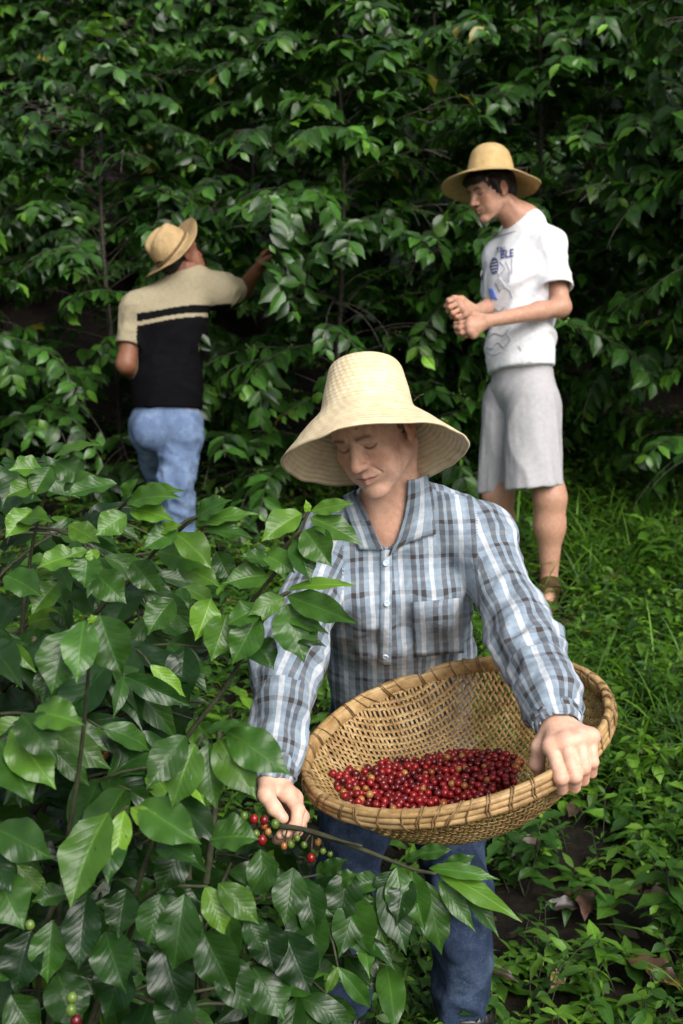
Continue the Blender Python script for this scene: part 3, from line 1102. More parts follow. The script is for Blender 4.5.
def head_prims(C, M, s, neck_to, neck_r=0.05, young=False, jaw=1.0):
    C = np.asarray(C)
    T = lambda *p: C + M @ (np.array(p) * s)
    pr = []
    E = lambda c, r, k=0.012, sub=False: pr.append(ell(T(*c), np.array(r) * s, M, k * s, sub))
    K = lambda a, b, r1, r2=None, k=0.010, sub=False: pr.append(cone(T(*a), T(*b), r1 * s, (r2 if r2 is not None else r1) * s, k * s, sub=sub))
    E((0, -0.012, 0.035), (0.073, 0.094, 0.080))
    E((0, 0.030, -0.030), (0.059, 0.058, 0.078), 0.02)
    for g in (-1, 1):
        K((0.054 * g, 0.000, -0.058), (0.015 * g, 0.066, -0.100 * jaw), 0.0165, 0.0145, 0.022)
        E((0.042 * g, 0.058, -0.022), (0.021, 0.018, 0.018), 0.02)
        E((0.036 * g, 0.052, -0.055), (0.022, 0.022, 0.028), 0.02)
    E((0, 0.073, -0.102 * jaw), (0.017, 0.015, 0.014), 0.014)
    K((-0.036, 0.072, 0.022), (0.036, 0.072, 0.022), 0.0125, None, 0.012)
    E((0, 0.066, 0.05), (0.05, 0.02, 0.03), 0.02)
    # sockets, eyeballs, lids
    for g in (-1, 1):
        E((0.031 * g, 0.090, 0.001), (0.018, 0.0160, 0.0122), 0.009, True)
        E((0.031 * g, 0.0665, -0.001), (0.0145, 0.0125, 0.0115), 0.004)
        K((0.018 * g, 0.0790, 0.0065), (0.045 * g, 0.0720, 0.0045), 0.0035, 0.003, 0.003)
        K((0.019 * g, 0.0785, -0.0120), (0.042 * g, 0.0710, -0.0115), 0.0032, 0.0026, 0.005)
        K((0.016 * g, 0.0845, 0.0195), (0.046 * g, 0.0730, 0.0210), 0.0052, 0.0035, 0.006)
    # nose
    K((0, 0.080, 0.012), (0, 0.1035, -0.030), 0.0078, 0.0108, 0.010)
    E((0, 0.1045, -0.0335), (0.0118, 0.0108, 0.0098), 0.006)
    for g in (-1, 1):
        E((0.0125 * g, 0.0925, -0.0365), (0.0078, 0.0105, 0.0075), 0.005)
        E((0.0068 * g, 0.0965, -0.0445), (0.0034, 0.0048, 0.0032), 0.003, True)
    # mouth
    E((0, 0.072, -0.064), (0.028, 0.018, 0.018), 0.012)
    for g in (-1, 1):
        K((0.002 * g, 0.0895, -0.0600), (0.0255 * g, 0.0780, -0.0630), 0.0046, 0.0022, 0.004)
        K((0, 0.0880, -0.0725), (0.0235 * g, 0.0780, -0.0655), 0.0054, 0.0024, 0.004)
        K((0, 0.0935, -0.0664), (0.0260 * g, 0.0805, -0.0643), 0.0017, 0.0012, 0.002, True)
        if not young:
            K((0.004 * g, 0.0930, 0.016), (0.006 * g, 0.0900, 0.032), 0.0012, 0.0008, 0.004, True)
            K((0.0185 * g, 0.0890, -0.0390), (0.0335 * g, 0.0755, -0.0590), 0.0020, 0.0012, 0.005, True)
            for q in range(2):
                K((-0.022, 0.0835 - 0.002 * q, 0.042 + 0.011 * q), (0.022, 0.0835 - 0.002 * q, 0.042 + 0.011 * q), 0.0012, 0.0012, 0.003, True)
            K((0.020 * g, 0.0820, -0.0180), (0.036 * g, 0.0740, -0.0215), 0.0013, 0.0009, 0.003, True)
    # ears
    for g in (-1, 1):
        E((0.0755 * g, -0.014, -0.004), (0.0085, 0.0190, 0.0300), 0.006)
        E((0.0830 * g, -0.010, 0.003), (0.0050, 0.0105, 0.0160), 0.004, True)
        E((0.0730 * g, -0.004, -0.030), (0.0060, 0.0085, 0.0095), 0.004)
    a = T(0, -0.028, -0.045)
    pr.append(cone(a, np.asarray(neck_to), neck_r * s * 1.02, neck_r * 1.12, 0.02))
    for g in (-1, 1):   # the long neck muscles
        b = np.asarray(neck_to) + RT * g * 0.022 - FWD * 0.03 - UPV * 0.03
        pr.append(cone(T(0.058 * g, -0.030, -0.050), b, 0.011 * s, 0.010, 0.018))
    return pr


def face_paint(V, C, M, s, base, lip, dark, brow=1.0, seed=1, stubble=0.0):
    """Skin colours: lips, brows, lash lines, ruddier nose, cheeks, ears; painted shade in mouth slit, lid creases, nostrils."""
    q = ((V - C) @ M) / s
    col = np.tile(np.array(base), (len(V), 1))
    near = np.linalg.norm(q - np.array([0, 0, -0.01]), axis=1) < 0.17
    x, y, z = q.T
    ax = np.abs(x)

    def blend(w, c):
        w = np.clip(w, 0, 1)[:, None] * near[:, None]
        col[:] = col * (1 - w) + np.array(c) * w
    red = np.array(base) * np.array([1.0, 0.68, 0.62])
    g = lambda c, r: np.exp(-((((q * np.array([0, 1, 1]) + np.stack([ax, 0 * ax, 0 * ax], 1)) - np.array(c)) / np.array(r)) ** 2).sum(1))
    blend(0.55 * g((0.040, 0.065, -0.028), (0.022, 0.03, 0.018)), red)
    blend(0.6 * g((0, 0.108, -0.034), (0.012, 0.014, 0.012)), red)
    blend(0.7 * g((0.078, -0.012, -0.004), (0.02, 0.025, 0.035)), red)
    if stubble:
        blend(stubble * np.clip(g((0, 0.07, -0.085), (0.05, 0.05, 0.035)), 0, 1), np.array(base) * 0.62)
    zl = z - 0.0021 * (ax / 0.026) ** 2
    lipz = np.where(zl > -0.0663, (zl + 0.0663) / 0.0052, (-0.0663 - zl) / 0.0078)
    wl = (1 - np.clip(ax / 0.0265, 0, 1) ** 2) - lipz
    blend(np.where((y > 0.07), np.clip(wl * 3.0, 0, 1), 0) * 0.85, lip)
    blend(np.where(y > 0.07, np.exp(-((zl + 0.0664) / 0.0012) ** 2) * (ax < 0.0255), 0) * 0.85, dark)  # shade of the mouth slit, painted as a dark line
    blend(np.where(y > 0.06, np.exp(-((z - (0.0205 - 0.30 * np.maximum(ax - 0.034, 0) + 0.10 * (ax - 0.016))) / 0.0043) ** 2) * np.clip((ax - 0.010) / 0.004, 0, 1) * np.clip((0.049 - ax) / 0.007, 0, 1), 0) * brow, dark)
    lash = -0.0062 + 24 * (ax - 0.030) ** 2 - 0.05 * (ax - 0.031)
    blend(np.where(y > 0.055, np.exp(-((z - lash) / 0.0024) ** 2) * np.clip((0.0155 - np.abs(ax - 0.031)) / 0.003, 0, 1), 0) * 0.92, np.array(dark) * 0.6)
    blend(np.where(y > 0.055, np.exp(-((z - 0.0035 + 22 * (ax - 0.031) ** 2) / 0.0022) ** 2) * (np.abs(ax - 0.031) < 0.015), 0) * 0.35, np.array(base) * 0.5)  # shade in the lid crease, painted into the skin colour
    blend(np.exp(-(((ax - 0.0066) / 0.004) ** 2 + ((z + 0.0440) / 0.0028) ** 2)) * (y > 0.085) * 0.85, np.array(dark) * 0.8)  # nostril hollows painted dark to stand for their shade
    col *= (0.92 + 0.16 * fbm(V * 45, seed))[:, None]
    return col


def hand_from(wrist, mcp, pip, dip, tip, thumb, r=0.0105, wr=0.024, palm_r=0.0135):
    pr = []
    wrist = np.asarray(wrist)
    for i in range(4):
        pr.append(cone(wrist + (mcp[i] - wrist) * 0.12, mcp[i], palm_r * 1.1, palm_r * 0.9, 0.014))
    for i in range(3):
        pr.append(cone(mcp[i], mcp[i + 1], palm_r * 0.85, None, 0.010))
    for i in range(4):
        k = (1.0, 1.04, 0.98, 0.86)[i] * r
        pr.append(ell(mcp[i], np.ones(3) * k * 1.2, None, 0.006))
        pr.append(cone(mcp[i], pip[i], k * 1.04, k * 0.95, 0.0022))
        pr.append(ell(pip[i], np.ones(3) * k * 1.06, None, 0.003))
        pr.append(cone(pip[i], dip[i], k * 0.96, k * 0.86, 0.0022))
        pr.append(cone(dip[i], tip[i], k * 0.86, k * 0.72, 0.0022))
    pr.append(cone(wrist + (thumb[0] - wrist) * 0.2, thumb[1], palm_r * 1.25, r * 1.25, 0.012))
    pr.append(cone(thumb[1], thumb[2], r * 1.16, r * 1.06, 0.005))
    pr.append(cone(thumb[2], thumb[3], r * 1.04, r * 0.82, 0.005))
    return pr


def hand_paint(V, col, pts, amount=0.35, rr=0.011):
    for p in pts:
        w = amount * np.exp(-(np.linalg.norm(V - p, axis=1) / rr) ** 2)[:, None]
        col[:] = col * (1 - w) + col * np.array([1.02, 0.66, 0.62]) * w
    return col


def px_list(L):
    return [at(*p) for p in L]


def fold_push(V, F, reg, ang, w, spec, seed=0):
    """Wrinkles: spec per region (amp, length along, turns round, slant, centre list)."""
    N = vnormals(V, F)
    d = np.zeros(len(V))
    for r, (amp, la, tu, sl, cen) in spec.items():
        m = reg == r
        if not m.any(): continue
        a, t = ang[m], w[m]
        Q = np.stack([t / la + sl * np.sin(a + r), np.cos(a) * tu + r * 3.1, np.sin(a) * tu], 1)
        f = ridge(Q, seed + r) ** 1.6 * 0.8 + ridge(Q * 2.1, seed + r + 7) * 0.35 - 0.55
        g = np.full(len(t), 0.35)
        for c, wd in cen: g = g + np.exp(-((t - c) / wd) ** 2)
        d[m] = amp * f * np.minimum(g, 1.3)
    cnt = sum(np.bincount(F[:, i], minlength=len(V)) for i in range(4))
    for _ in range(4):      # folds run on across the seams
        fm = d[F].mean(1)
        d = sum(np.bincount(F[:, i], fm, len(V)) for i in range(4)) / np.maximum(cnt, 1)
    d *= 1.12
    return V + N * d[:, None], N


# ---- straw hats: a surface of revolution with a wavy, drooping brim
def hat_arrays(C, M, prof, ex=1.0, ey=1.1, thick=0.0035, sides=96, brim_from=0.085, wav=0.004, seed=0, shear=(0, 0), warp=None):
    prof = np.asarray(prof, float)
    rr, zz = spline(np.c_[prof, np.zeros(len(prof))], 70)[:, :2].T
    sarc = np.concatenate([[0], np.cumsum(np.hypot(np.diff(rr), np.diff(zz)))])
    tr = np.gradient(rr); tz = np.gradient(zz); l = np.hypot(tr, tz)
    nr, nz = -tz / l, tr / l          # outward/up when the profile runs from the crown's top to the edge
    th = np.linspace(0, 2 * math.pi, sides + 1)[:-1]
    nz_, nr_ = np.abs(nz), np.where(nz < 0, -nr, nr)
    V = []
    for o in (0.0, -thick):
        R_ = np.maximum(rr + nr_ * o, 0.0006); Z_ = zz + nz_ * o
        X = R_[:, None] * np.cos(th) * ex; Y = R_[:, None] * np.sin(th) * ey
        Z = np.broadcast_to(Z_[:, None], X.shape).copy()
        b = np.clip((rr - brim_from) / 0.07, 0, 1.5)[:, None]
        nn = noise3(np.stack([np.cos(th) * 1.6, np.sin(th) * 1.6, th * 0], -1), seed) - 0.5
        nn2 = noise3(np.stack([np.cos(th) * 6, np.sin(th) * 6, th * 0 + 3], -1), seed + 2) - 0.5
        Z += b * (wav * 4 * nn + wav * nn2)[None, :]
        dent = fbm(np.stack([X * 22, Y * 22, Z * 22], -1), seed + 5, 2) - 0.5
        sc = 1 + 0.05 * dent
        X = X * sc + shear[0] * np.maximum(Z, 0); Y = Y * sc + shear[1] * np.maximum(Z, 0)
        if warp: X, Y, Z = warp(X, Y, Z, th[None, :], rr[:, None])
        V.append(np.stack([X, Y, Z], -1).reshape(-1, 3))
    n = len(rr); S = sides
    i = np.arange(n - 1)[:, None] * S; j = np.arange(S)[None, :]; k = (j + 1) % S
    F1 = np.stack([i + j, i + S + j, i + S + k, i + k], -1).reshape(-1, 4)
    F2 = F1[:, ::-1] + n * S
    e = (n - 1) * S
    jj = np.arange(S); kk = (jj + 1) % S
    F3 = np.stack([e + jj, e + n * S + jj, e + n * S + kk, e + kk], 1)
    A = np.concatenate(V)
    uv0 = np.stack([np.broadcast_to(j / S, (n - 1, S)), np.broadcast_to(sarc[:-1, None], (n - 1, S))], -1).reshape(-1, 2)
    uvs = uv0[:, None, :] + np.zeros((1, 4, 1))
    ds = np.diff(sarc).repeat(S)
    uvF = uvs.copy(); uvF[:, 1, 1] += ds; uvF[:, 2, 1] += ds; uvF[:, 2, 0] += 1 / S; uvF[:, 3, 0] += 1 / S
    uv3 = np.zeros((S, 4, 2)); uv3[:, :, 0] = (jj / S)[:, None]; uv3[:, :, 1] = sarc[-1]
    uv = np.concatenate([uvF, uvF[:, ::-1], uv3]).reshape(-1, 2)
    return np.asarray(C) + A @ M.T, np.concatenate([F1, F2, F3]), uv


def hat_band(C, M, r, z, h, ex, ey, shear=(0, 0), sides=64, lift=0.003, slope=0.0, warp=None):
    th = np.linspace(0, 2 * math.pi, sides + 1)[:-1]
    V = []
    for dz, dr in ((0, lift), (h, lift - slope * h), (h, -0.004), (0, -0.004)):
        X = (r + dr) * np.cos(th) * ex; Y = (r + dr) * np.sin(th) * ey; Z = th * 0 + z + dz
        X = X + shear[0] * np.maximum(Z, 0); Y = Y + shear[1] * np.maximum(Z, 0)
        if warp: X, Y, Z = warp(X, Y, Z, th, r)
        V.append(np.stack([X, Y, Z], 1))
    V = np.concatenate(V); S = sides
    j = np.arange(S); k = (j + 1) % S
    F = np.concatenate([np.stack([a * S + j, a * S + k, b * S + k, b * S + j], 1) for a, b in ((0, 1), (1, 2), (2, 3), (3, 0))])
    return np.asarray(C) + V @ M.T, F


# ================================================================ the woman
def build_woman():
    root = thing('person', G(0.12, 2.42), 'woman in a wide pale straw hat and blue plaid shirt holding the basket', 'person', 'coffee pickers at work')
    MH = basis(34, 25, 8)
    sH = 0.88
    HC = at(356, 448, 2.13) - MH @ (np.array([0, 0.080, 0.0]) * sH)
    N0 = at(396, 512, 2.285); chest = at(396, 585, 2.36); waist = at(402, 665, 2.50); pel = at(400, 705, 2.56)
    SL, SR = at(337, 537, 2.32), at(479, 536, 2.30)
    ER, WR = at(526, 642, 2.13), at(557, 722, 1.945)
    EL, WL = at(288, 655, 2.15), at(272, 776, 2.02)
    HL, HR = at(372, 722, 2.58), at(430, 722, 2.58)
    KL, KR = at(344, 885, 2.46), at(459, 880, 2.46)
    AL, AR = at(341, 1045, 2.54), at(465, 1045, 2.54)
    dep = unit(np.array([0, -1, 0.35]))
    body = head_prims(HC, MH, sH, N0, 0.047)
    body += [cone(N0, chest, 0.068, 0.098, 0.05, dep, 1.45), cone(chest, waist, 0.100, 0.098, 0.05, dep, 1.45), cone(waist, pel, 0.11, 0.13, 0.05, dep, 1.35),
             cone(SL, SR, 0.046, None, 0.04), cone(at(402, 508, 2.30), SR, 0.036, 0.040, 0.03), cone(at(384, 510, 2.31), SL, 0.036, 0.04, 0.03)]
    for a, b, c in ((SL, EL, WL), (SR, ER, WR)):
        body += [cone(a, b, 0.046, 0.038, 0.02), cone(b, c, 0.038, 0.024, 0.015)]
    for a, b, c in ((HL, KL, AL), (HR, KR, AR)):
        body += [cone(a, b, 0.075, 0.052, 0.03), cone(b, c, 0.052, 0.036, 0.02)]
        toe = c + np.array([0, -0.13, -0.07])
        body += [cone(c + np.array([0, 0.03, -0.05]), toe, 0.034, 0.028, 0.02)]
    # her left hand grips the rim: fingers over the outside, thumb inside
    mR = px_list([(551.5, 747, 1.892), (566, 742.5, 1.887), (579, 739, 1.890), (590.5, 737, 1.899)])
    pR = px_list([(561, 778, 1.859), (574.5, 776, 1.859), (583.5, 768, 1.869), (592.5, 762, 1.882)])
    dR = px_list([(561.5, 789, 1.879), (574, 787, 1.879), (583, 780, 1.887), (591.5, 773, 1.897)])
    tR = px_list([(556, 787, 1.925), (569, 786, 1.925), (578, 780, 1.93), (587, 775, 1.935)])
    thR = px_list([(548, 732, 1.935), (539.5, 748, 1.93), (537, 764, 1.935), (541, 778, 1.955)])
    body += hand_from(at(557, 724, 1.94), mR, pR, dR, tR, thR, 0.0112, palm_r=0.0150)
    # her right hand works on the branch: thumb in front, fingers curled from behind
    mL = px_list([(287, 794, 1.985), (293, 799, 2.0), (294, 807, 2.02), (290, 815, 2.035)])
    pL = px_list([(298, 810, 1.965), (302, 817, 1.985), (300, 825, 2.00), (294, 831, 2.02)])
    dL = px_list([(296, 824, 1.95), (297, 831, 1.965), (292, 836, 1.985), (287, 840, 2.0)])
    tL = px_list([(287, 833, 1.945), (281, 834.5, 1.955), (278, 838, 1.975), (276, 840, 1.99)])
    thL = px_list([(266, 782, 1.995), (266, 795, 1.965), (274, 808, 1.95), (283, 818, 1.945)])
    body += hand_from(at(271, 776, 2.015), mL, pL, dL, tL, thL, 0.0112, palm_r=0.0150)
    V, F = mesh_sdf(body, 0.0019)
    V = relax(V, F, 1, 0.35)
    base = np.array([0.68, 0.415, 0.30])
    col = face_paint(V, HC, MH, sH, base, (0.50, 0.22, 0.18), (0.09, 0.055, 0.04), 0.8, 2)
    col = hand_paint(V, col, mR + pR + mL + pL + dR + dL, 0.5)
    nail = np.exp(-(np.linalg.norm((V - at(281.5, 815.5, 1.937)) * np.array([1.2, 0.8, 1.0]), axis=1) / 0.0060) ** 4)[:, None] * 0.6
    col = col * (1 - nail) + np.array([0.66, 0.45, 0.38]) * nail
    chestred = np.exp(-(np.linalg.norm((V - at(392, 535, 2.2)), axis=1) / 0.05) ** 2)[:, None] * 0.35
    col = col * (1 - chestred) + col * np.array([1.05, 0.72, 0.65]) * chestred
    obj('body', V, F, M_SKIN, root, col=col)
    BV, BF = V, F

    # hair under the hat
    T = lambda *p: HC + MH @ (np.array(p) * sH)
    hair = [ell(T(0, -0.024, 0.030), np.array([0.0735, 0.084, 0.0800]) * sH, MH, 0.01)]
    for g in (-1, 1):
        hair.append(cone(T(0.069 * g, 0.006, 0.035), T(0.0715 * g, 0.008, -0.004), 0.007 * sH, 0.0035 * sH, 0.010))
    hair += [ell(T(0, 0.085, 0.0), np.array([0.066, 0.075, 0.095]) * sH, MH, 0.006, True),
             ell(T(0.085, -0.014, -0.006), np.array([0.03, 0.017, 0.03]) * sH, MH, 0.005, True), ell(T(-0.085, -0.014, -0.006), np.array([0.03, 0.017, 0.03]) * sH, MH, 0.005, True)]
    V, F = mesh_sdf(hair, 0.003)
    Nn = vnormals(V, F)
    V = V + Nn * ((ridge(V * np.array([160, 160, 40]), 3) - 0.5) * 0.003)[:, None]
    obj('hair', V, F, M_HAIR_GREY, root)

    # hat
    MB = basis(4, -14, 4)
    CB = HC + MH @ (np.array([0, -0.012, 0.035]) * sH) - MB @ np.array([0, 0.004, 0.024])
    CB = CB + UPV * 0.016 - FWD * 0.030 - RT * 0.006
    prof = [(0.0006, 0.107), (0.030, 0.1060), (0.050, 0.1015), (0.064, 0.088), (0.070, 0.060), (0.0765, 0.030), (0.082, 0.008), (0.090, -0.004), (0.110, -0.022), (0.136, -0.048), (0.161, -0.074)]
    V, F, uv = hat_arrays(CB, MB, prof, 1.015, 1.10, 0.004, 110, 0.09, 0.0045, 4, (0.0, -0.1), lambda X, Y, Z, th, r: (X + 0.0095 * np.clip((r - 0.088) / 0.08, 0, 1), Y, Z + np.clip((r - 0.088) / 0.08, 0, 1) * (0.006 * np.clip(np.sin(th), 0, 1) - 0.009 * np.clip(-np.cos(th), 0, 1) ** 2 + 0.006 * np.clip(np.cos(th), 0, 1) ** 2)))
    h = obj('straw_hat', V, F, M_STRAW, root, uv=uv)
    pts = [CB + MB @ np.array(p) for p in [(0.083, 0.02, 0.014), (0.092, 0.05, 0.011), (0.10, 0.052, 0.013)]]
    obj('hat_cord', *tube(spline(pts, 8), 0.0013, 5), M_BAND, h)

    # shirt
    bones = [(N0 + UPV * 0.02, pel, -dep, 0.125), (SL, EL, -FWD, 0.0551), (EL, WL, -FWD, 0.055), (SR, ER, -FWD, 0.0551), (ER, WR, -FWD, 0.052)]
    bones[0] = (bones[0][0], bones[0][1], np.array(FWD), 0.125)
    sh = [cone(at(396, 522, 2.30), chest, 0.084, 0.130, 0.05, dep, 1.36), cone(chest, waist, 0.132, 0.137, 0.05, dep, 1.30), cone(waist, at(402, 700, 2.55), 0.137, 0.140, 0.05, dep, 1.25),
          cone(SL, SR, 0.051, None, 0.04), cone(at(406, 506, 2.315), SR, 0.050, 0.050, 0.03), cone(at(386, 509, 2.325), SL, 0.048, 0.050, 0.03),
          cone(SL, EL, 0.053, 0.056, 0.03), cone(EL, at(276, 752, 2.045), 0.057, 0.045, 0.025), cone(at(276, 750, 2.045), WL, 0.041, 0.037, 0.012),
          cone(SR, ER, 0.054, 0.056, 0.03), cone(ER, at(551, 702, 1.985), 0.056, 0.047, 0.025), cone(at(550, 700, 1.99), WR, 0.043, 0.039, 0.012),
          ell(at(435, 600, 2.26), (0.05, 0.04, 0.05), None, 0.04), ell(at(366, 602, 2.27), (0.05, 0.04, 0.05), None, 0.04)]
    # neck opening and cuffs
    sh += [cone(at(397, 470, 2.30), at(396, 508, 2.285), 0.050, 0.053, 0.004, sub=True),
           cone(at(391, 492, 2.19), at(386, 551, 2.19), 0.040, 0.004, 0.004, sub=True),
           cone(at(391, 500, 2.24), at(386, 549, 2.24), 0.040, 0.004, 0.004, sub=True)]
    for w, e in ((WL, EL), (WR, ER)):
        u = unit(w - e)
        sh.append(cone(w - u * 0.012, w + u * 0.05, 0.030, 0.034, 0.003, sub=True))
    V, F = biggest(*mesh_sdf(sh, 0.0034))
    V = relax(V, F, 2)
    _, reg, ang, w = cloth_uv(V, F, bones)
    LU = [np.linalg.norm(b[1] - b[0]) for b in bones]
    V, Nn = fold_push(V, F, reg, ang, w, {
        0: (0.015, 0.065, 2.2, 0.8, [(0.24, 0.12), (0.02, 0.06)]),
        1: (0.014, 0.045, 1.1, 0.9, [(LU[1], 0.10), (0.03, 0.05)]), 2: (0.014, 0.040, 1.1, 0.7, [(0.0, 0.07), (LU[2] - 0.06, 0.05)]),
        3: (0.015, 0.045, 1.1, 0.9, [(LU[3], 0.10), (0.03, 0.05)]), 4: (0.015, 0.040, 1.1, 0.7, [(0.0, 0.07), (LU[4] - 0.06, 0.05)])}, 21)
    V = relax(V, F, 1, 0.3)
    uv, reg, _, _ = cloth_uv(V, F, bones)
    shirt = obj('shirt', V, F, M_PLAID, root, uv=uv)
    bv = bvh_of(V, F)
    bvc = bvh_of(np.concatenate([V, BV]), np.concatenate([F, BF + len(V)]))
    # collar leaves, placket, pocket, buttons, cuffs
    sc = lambda p, k=0.0018: p * np.array([k * 1000 * 0.001, k * 1000 * 0.001])
    A, Fq, st = patch(bvc, ((406, 479), (424, 476), (435, 534), (388, 556)), 14, 18, 0.007, 0.003, lambda s, t: 0.004 * (1 - t) + 0.006 * s * (1 - s), 2.25, lambda s, t: np.array([5 * math.sin(math.pi * t) * (1 - s) + 2 * math.sin(math.pi * t) * s, -5 * t * math.sin(math.pi * s)]))
    obj('collar', A, Fq, M_PLAID, shirt, uv=st * np.array([0.06, 0.10]) + np.array([0.03, 0.02]))
    A, Fq, st = patch(bvc, ((343, 497), (359, 489), (384, 550), (358, 549)), 10, 14, 0.007, 0.003, lambda s, t: 0.006 * (1 - t) + 0.005 * s * (1 - s), 2.25)
    obj('collar', A, Fq, M_PLAID, shirt, uv=st * np.array([0.05, 0.10]) + np.array([0.045, 0.06]))
    A, Fq, st = patch(bv, ((381, 550), (392, 550), (391, 664), (379, 664)), 3, 24, 0.0028, 0.003)
    obj('placket', A, Fq, M_PLAID, shirt, uv=st * np.array([0.022, 0.21]) + np.array([-0.011, 0.08]))
    A, Fq, st = patch(bv, ((412, 602), (462, 597), (463, 652), (414, 656)), 10, 10, 0.0032, 0.004, lambda s, t: 0.006 * np.exp(-((t) / 0.12) ** 2) * np.sin(np.pi * s))
    obj('pocket', A, Fq, M_PLAID, shirt, uv=st * np.array([0.095, 0.105]) + np.array([0.045, 0.15]))
    th = np.arange(14) * 2 * math.pi / 14
    for (bx, by) in ((386, 603), (386, 655), (386, 563)):
        loc, nn, _, _ = bv.ray_cast(Vector(CAM), (Vector(at(bx, by, 1)) - Vector(CAM)).normalized())
        if loc is None: continue
        disc(np.array(loc) + np.array(nn) * 0.0045, np.array(nn), 0.0058, shirt)
    for w, e, mt in ((WL, EL, 0), (WR, ER, 1)):
        u = unit(w - e)
        X = unit(np.cross(u, FWD)); Y = np.cross(u, X)
        aa = np.linspace(-1.75, 4.35, 40); tt = np.linspace(-0.036, 0.004, 6)
        outer, inner = [], []
        for t in tt:
            for a in aa:
                rr = 0.0425 - 0.05 * (t + 0.036) + 0.0018 * math.sin(a * 3 + t * 60) + 0.001 * math.sin(a * 7)
                dirv = math.cos(a) * X + math.sin(a) * Y
                outer.append(w + u * t + dirv * rr); inner.append(w + u * t + dirv * (rr - 0.003))
        na = len(aa)
        i, j = np.meshgrid(np.arange(na - 1), np.arange(5)); q = (j * na + i).ravel()
        Fo = np.stack([q, q + 1, q + na + 1, q + na], 1); nO = len(outer)
        ed = list(range(na)) + [na * (r + 1) - 1 for r in range(1, 6)] + [na * 5 + k for k in range(na - 2, -1, -1)] + [na * r for r in range(4, 0, -1)]
        E1 = np.array(ed); E2 = np.roll(E1, -1)
        Fa = np.concatenate([Fo, Fo[:, ::-1] + nO, np.stack([E2, E1, E1 + nO, E2 + nO], 1)])
        Vc = np.array(outer + inner)
        uvc = np.stack([np.tile(np.tile(aa * 0.04, 6), 2), np.tile(np.repeat(tt, na), 2)], 1)[Fa].reshape(-1, 2) + np.array([0.0, 0.045])
        obj('cuff', Vc, Fa, M_PLAID, shirt, uv=uvc)
        if mt:
            nrm = unit(-FWD * 0.8 + RT * 0.55)
            nrm = unit(nrm - (nrm @ u) * u)
            disc(w - u * 0.014 + nrm * 0.0425, nrm, 0.0055, shirt)

    # jeans and boots
    je = [cone(at(400, 690, 2.56), at(400, 715, 2.58), 0.142, 0.140, 0.04, dep, 1.3)]
    for a, b, c in ((HL, KL, AL), (HR, KR, AR)):
        c2 = b + (c - b) * 0.90
        je += [cone(a, b, 0.088, 0.060, 0.02), cone(b, c2, 0.060, 0.058, 0.03)]
    V, F = mesh_sdf(je, 0.005)
    V = relax(V, F, 2)
    jb = [(at(400, 690, 2.56), at(400, 715, 2.58), FWD, 0.14), (HL, KL, FWD, 0.07), (KL, AL, FWD, 0.06), (HR, KR, FWD, 0.07), (KR, AR, FWD, 0.06)]
    _, reg, ang, w = cloth_uv(V, F, jb)
    V, _ = fold_push(V, F, reg, ang, w, {k: (0.018, 0.05, 1.1, 0.8, [(0.3 if k in (1, 3) else 0.03, 0.12), (0.30, 0.1)]) for k in (1, 2, 3, 4)}, 5)
    obj('jeans', V, F, M_DENIM_DARK, root)
    for b, c in ((KL, AL), (KR, AR)):
        u = unit(c - b)
        m = b + (c - b) * 0.80
        bo = [cone(m, c - u * 0.01, 0.066, 0.052, 0.01), cone(c, c + u * 0.055, 0.050, 0.046, 0.02), cone(c + u * 0.05 + np.array([0, 0.03, 0]), c + np.array([0, -0.15, -0.085]), 0.042, 0.040, 0.03),
              cone(m - u * 0.03, m + u * 0.01, 0.059, 0.058, 0.004, sub=True)]
        V, F = mesh_sdf(bo, 0.005)
        obj('boot', V, F, M_RUBBER, root)
    return locals()


def disc(c, n, r, parent, mat=None):
    n = unit(n)
    X = unit(np.cross(n, [0.3, 0.2, 0.93])); Y = np.cross(n, X)
    a = np.arange(14) * 2 * math.pi / 14
    rings = []
    for rr, h in ((r, -0.001), (r, 0.0018), (r * 0.8, 0.0024), (r * 0.6, 0.0016), (r * 0.02, 0.0016)):
        rings.append(c + n * h + rr * (np.cos(a)[:, None] * X + np.sin(a)[:, None] * Y))
    V = np.concatenate(rings)
    j = np.arange(14); k = (j + 1) % 14
    F = np.concatenate([np.stack([i * 14 + j, i * 14 + k, (i + 1) * 14 + k, (i + 1) * 14 + j], 1) for i in range(4)])
    obj('button', V, F, mat or M_BUTTON, parent)


WOMAN = build_woman()


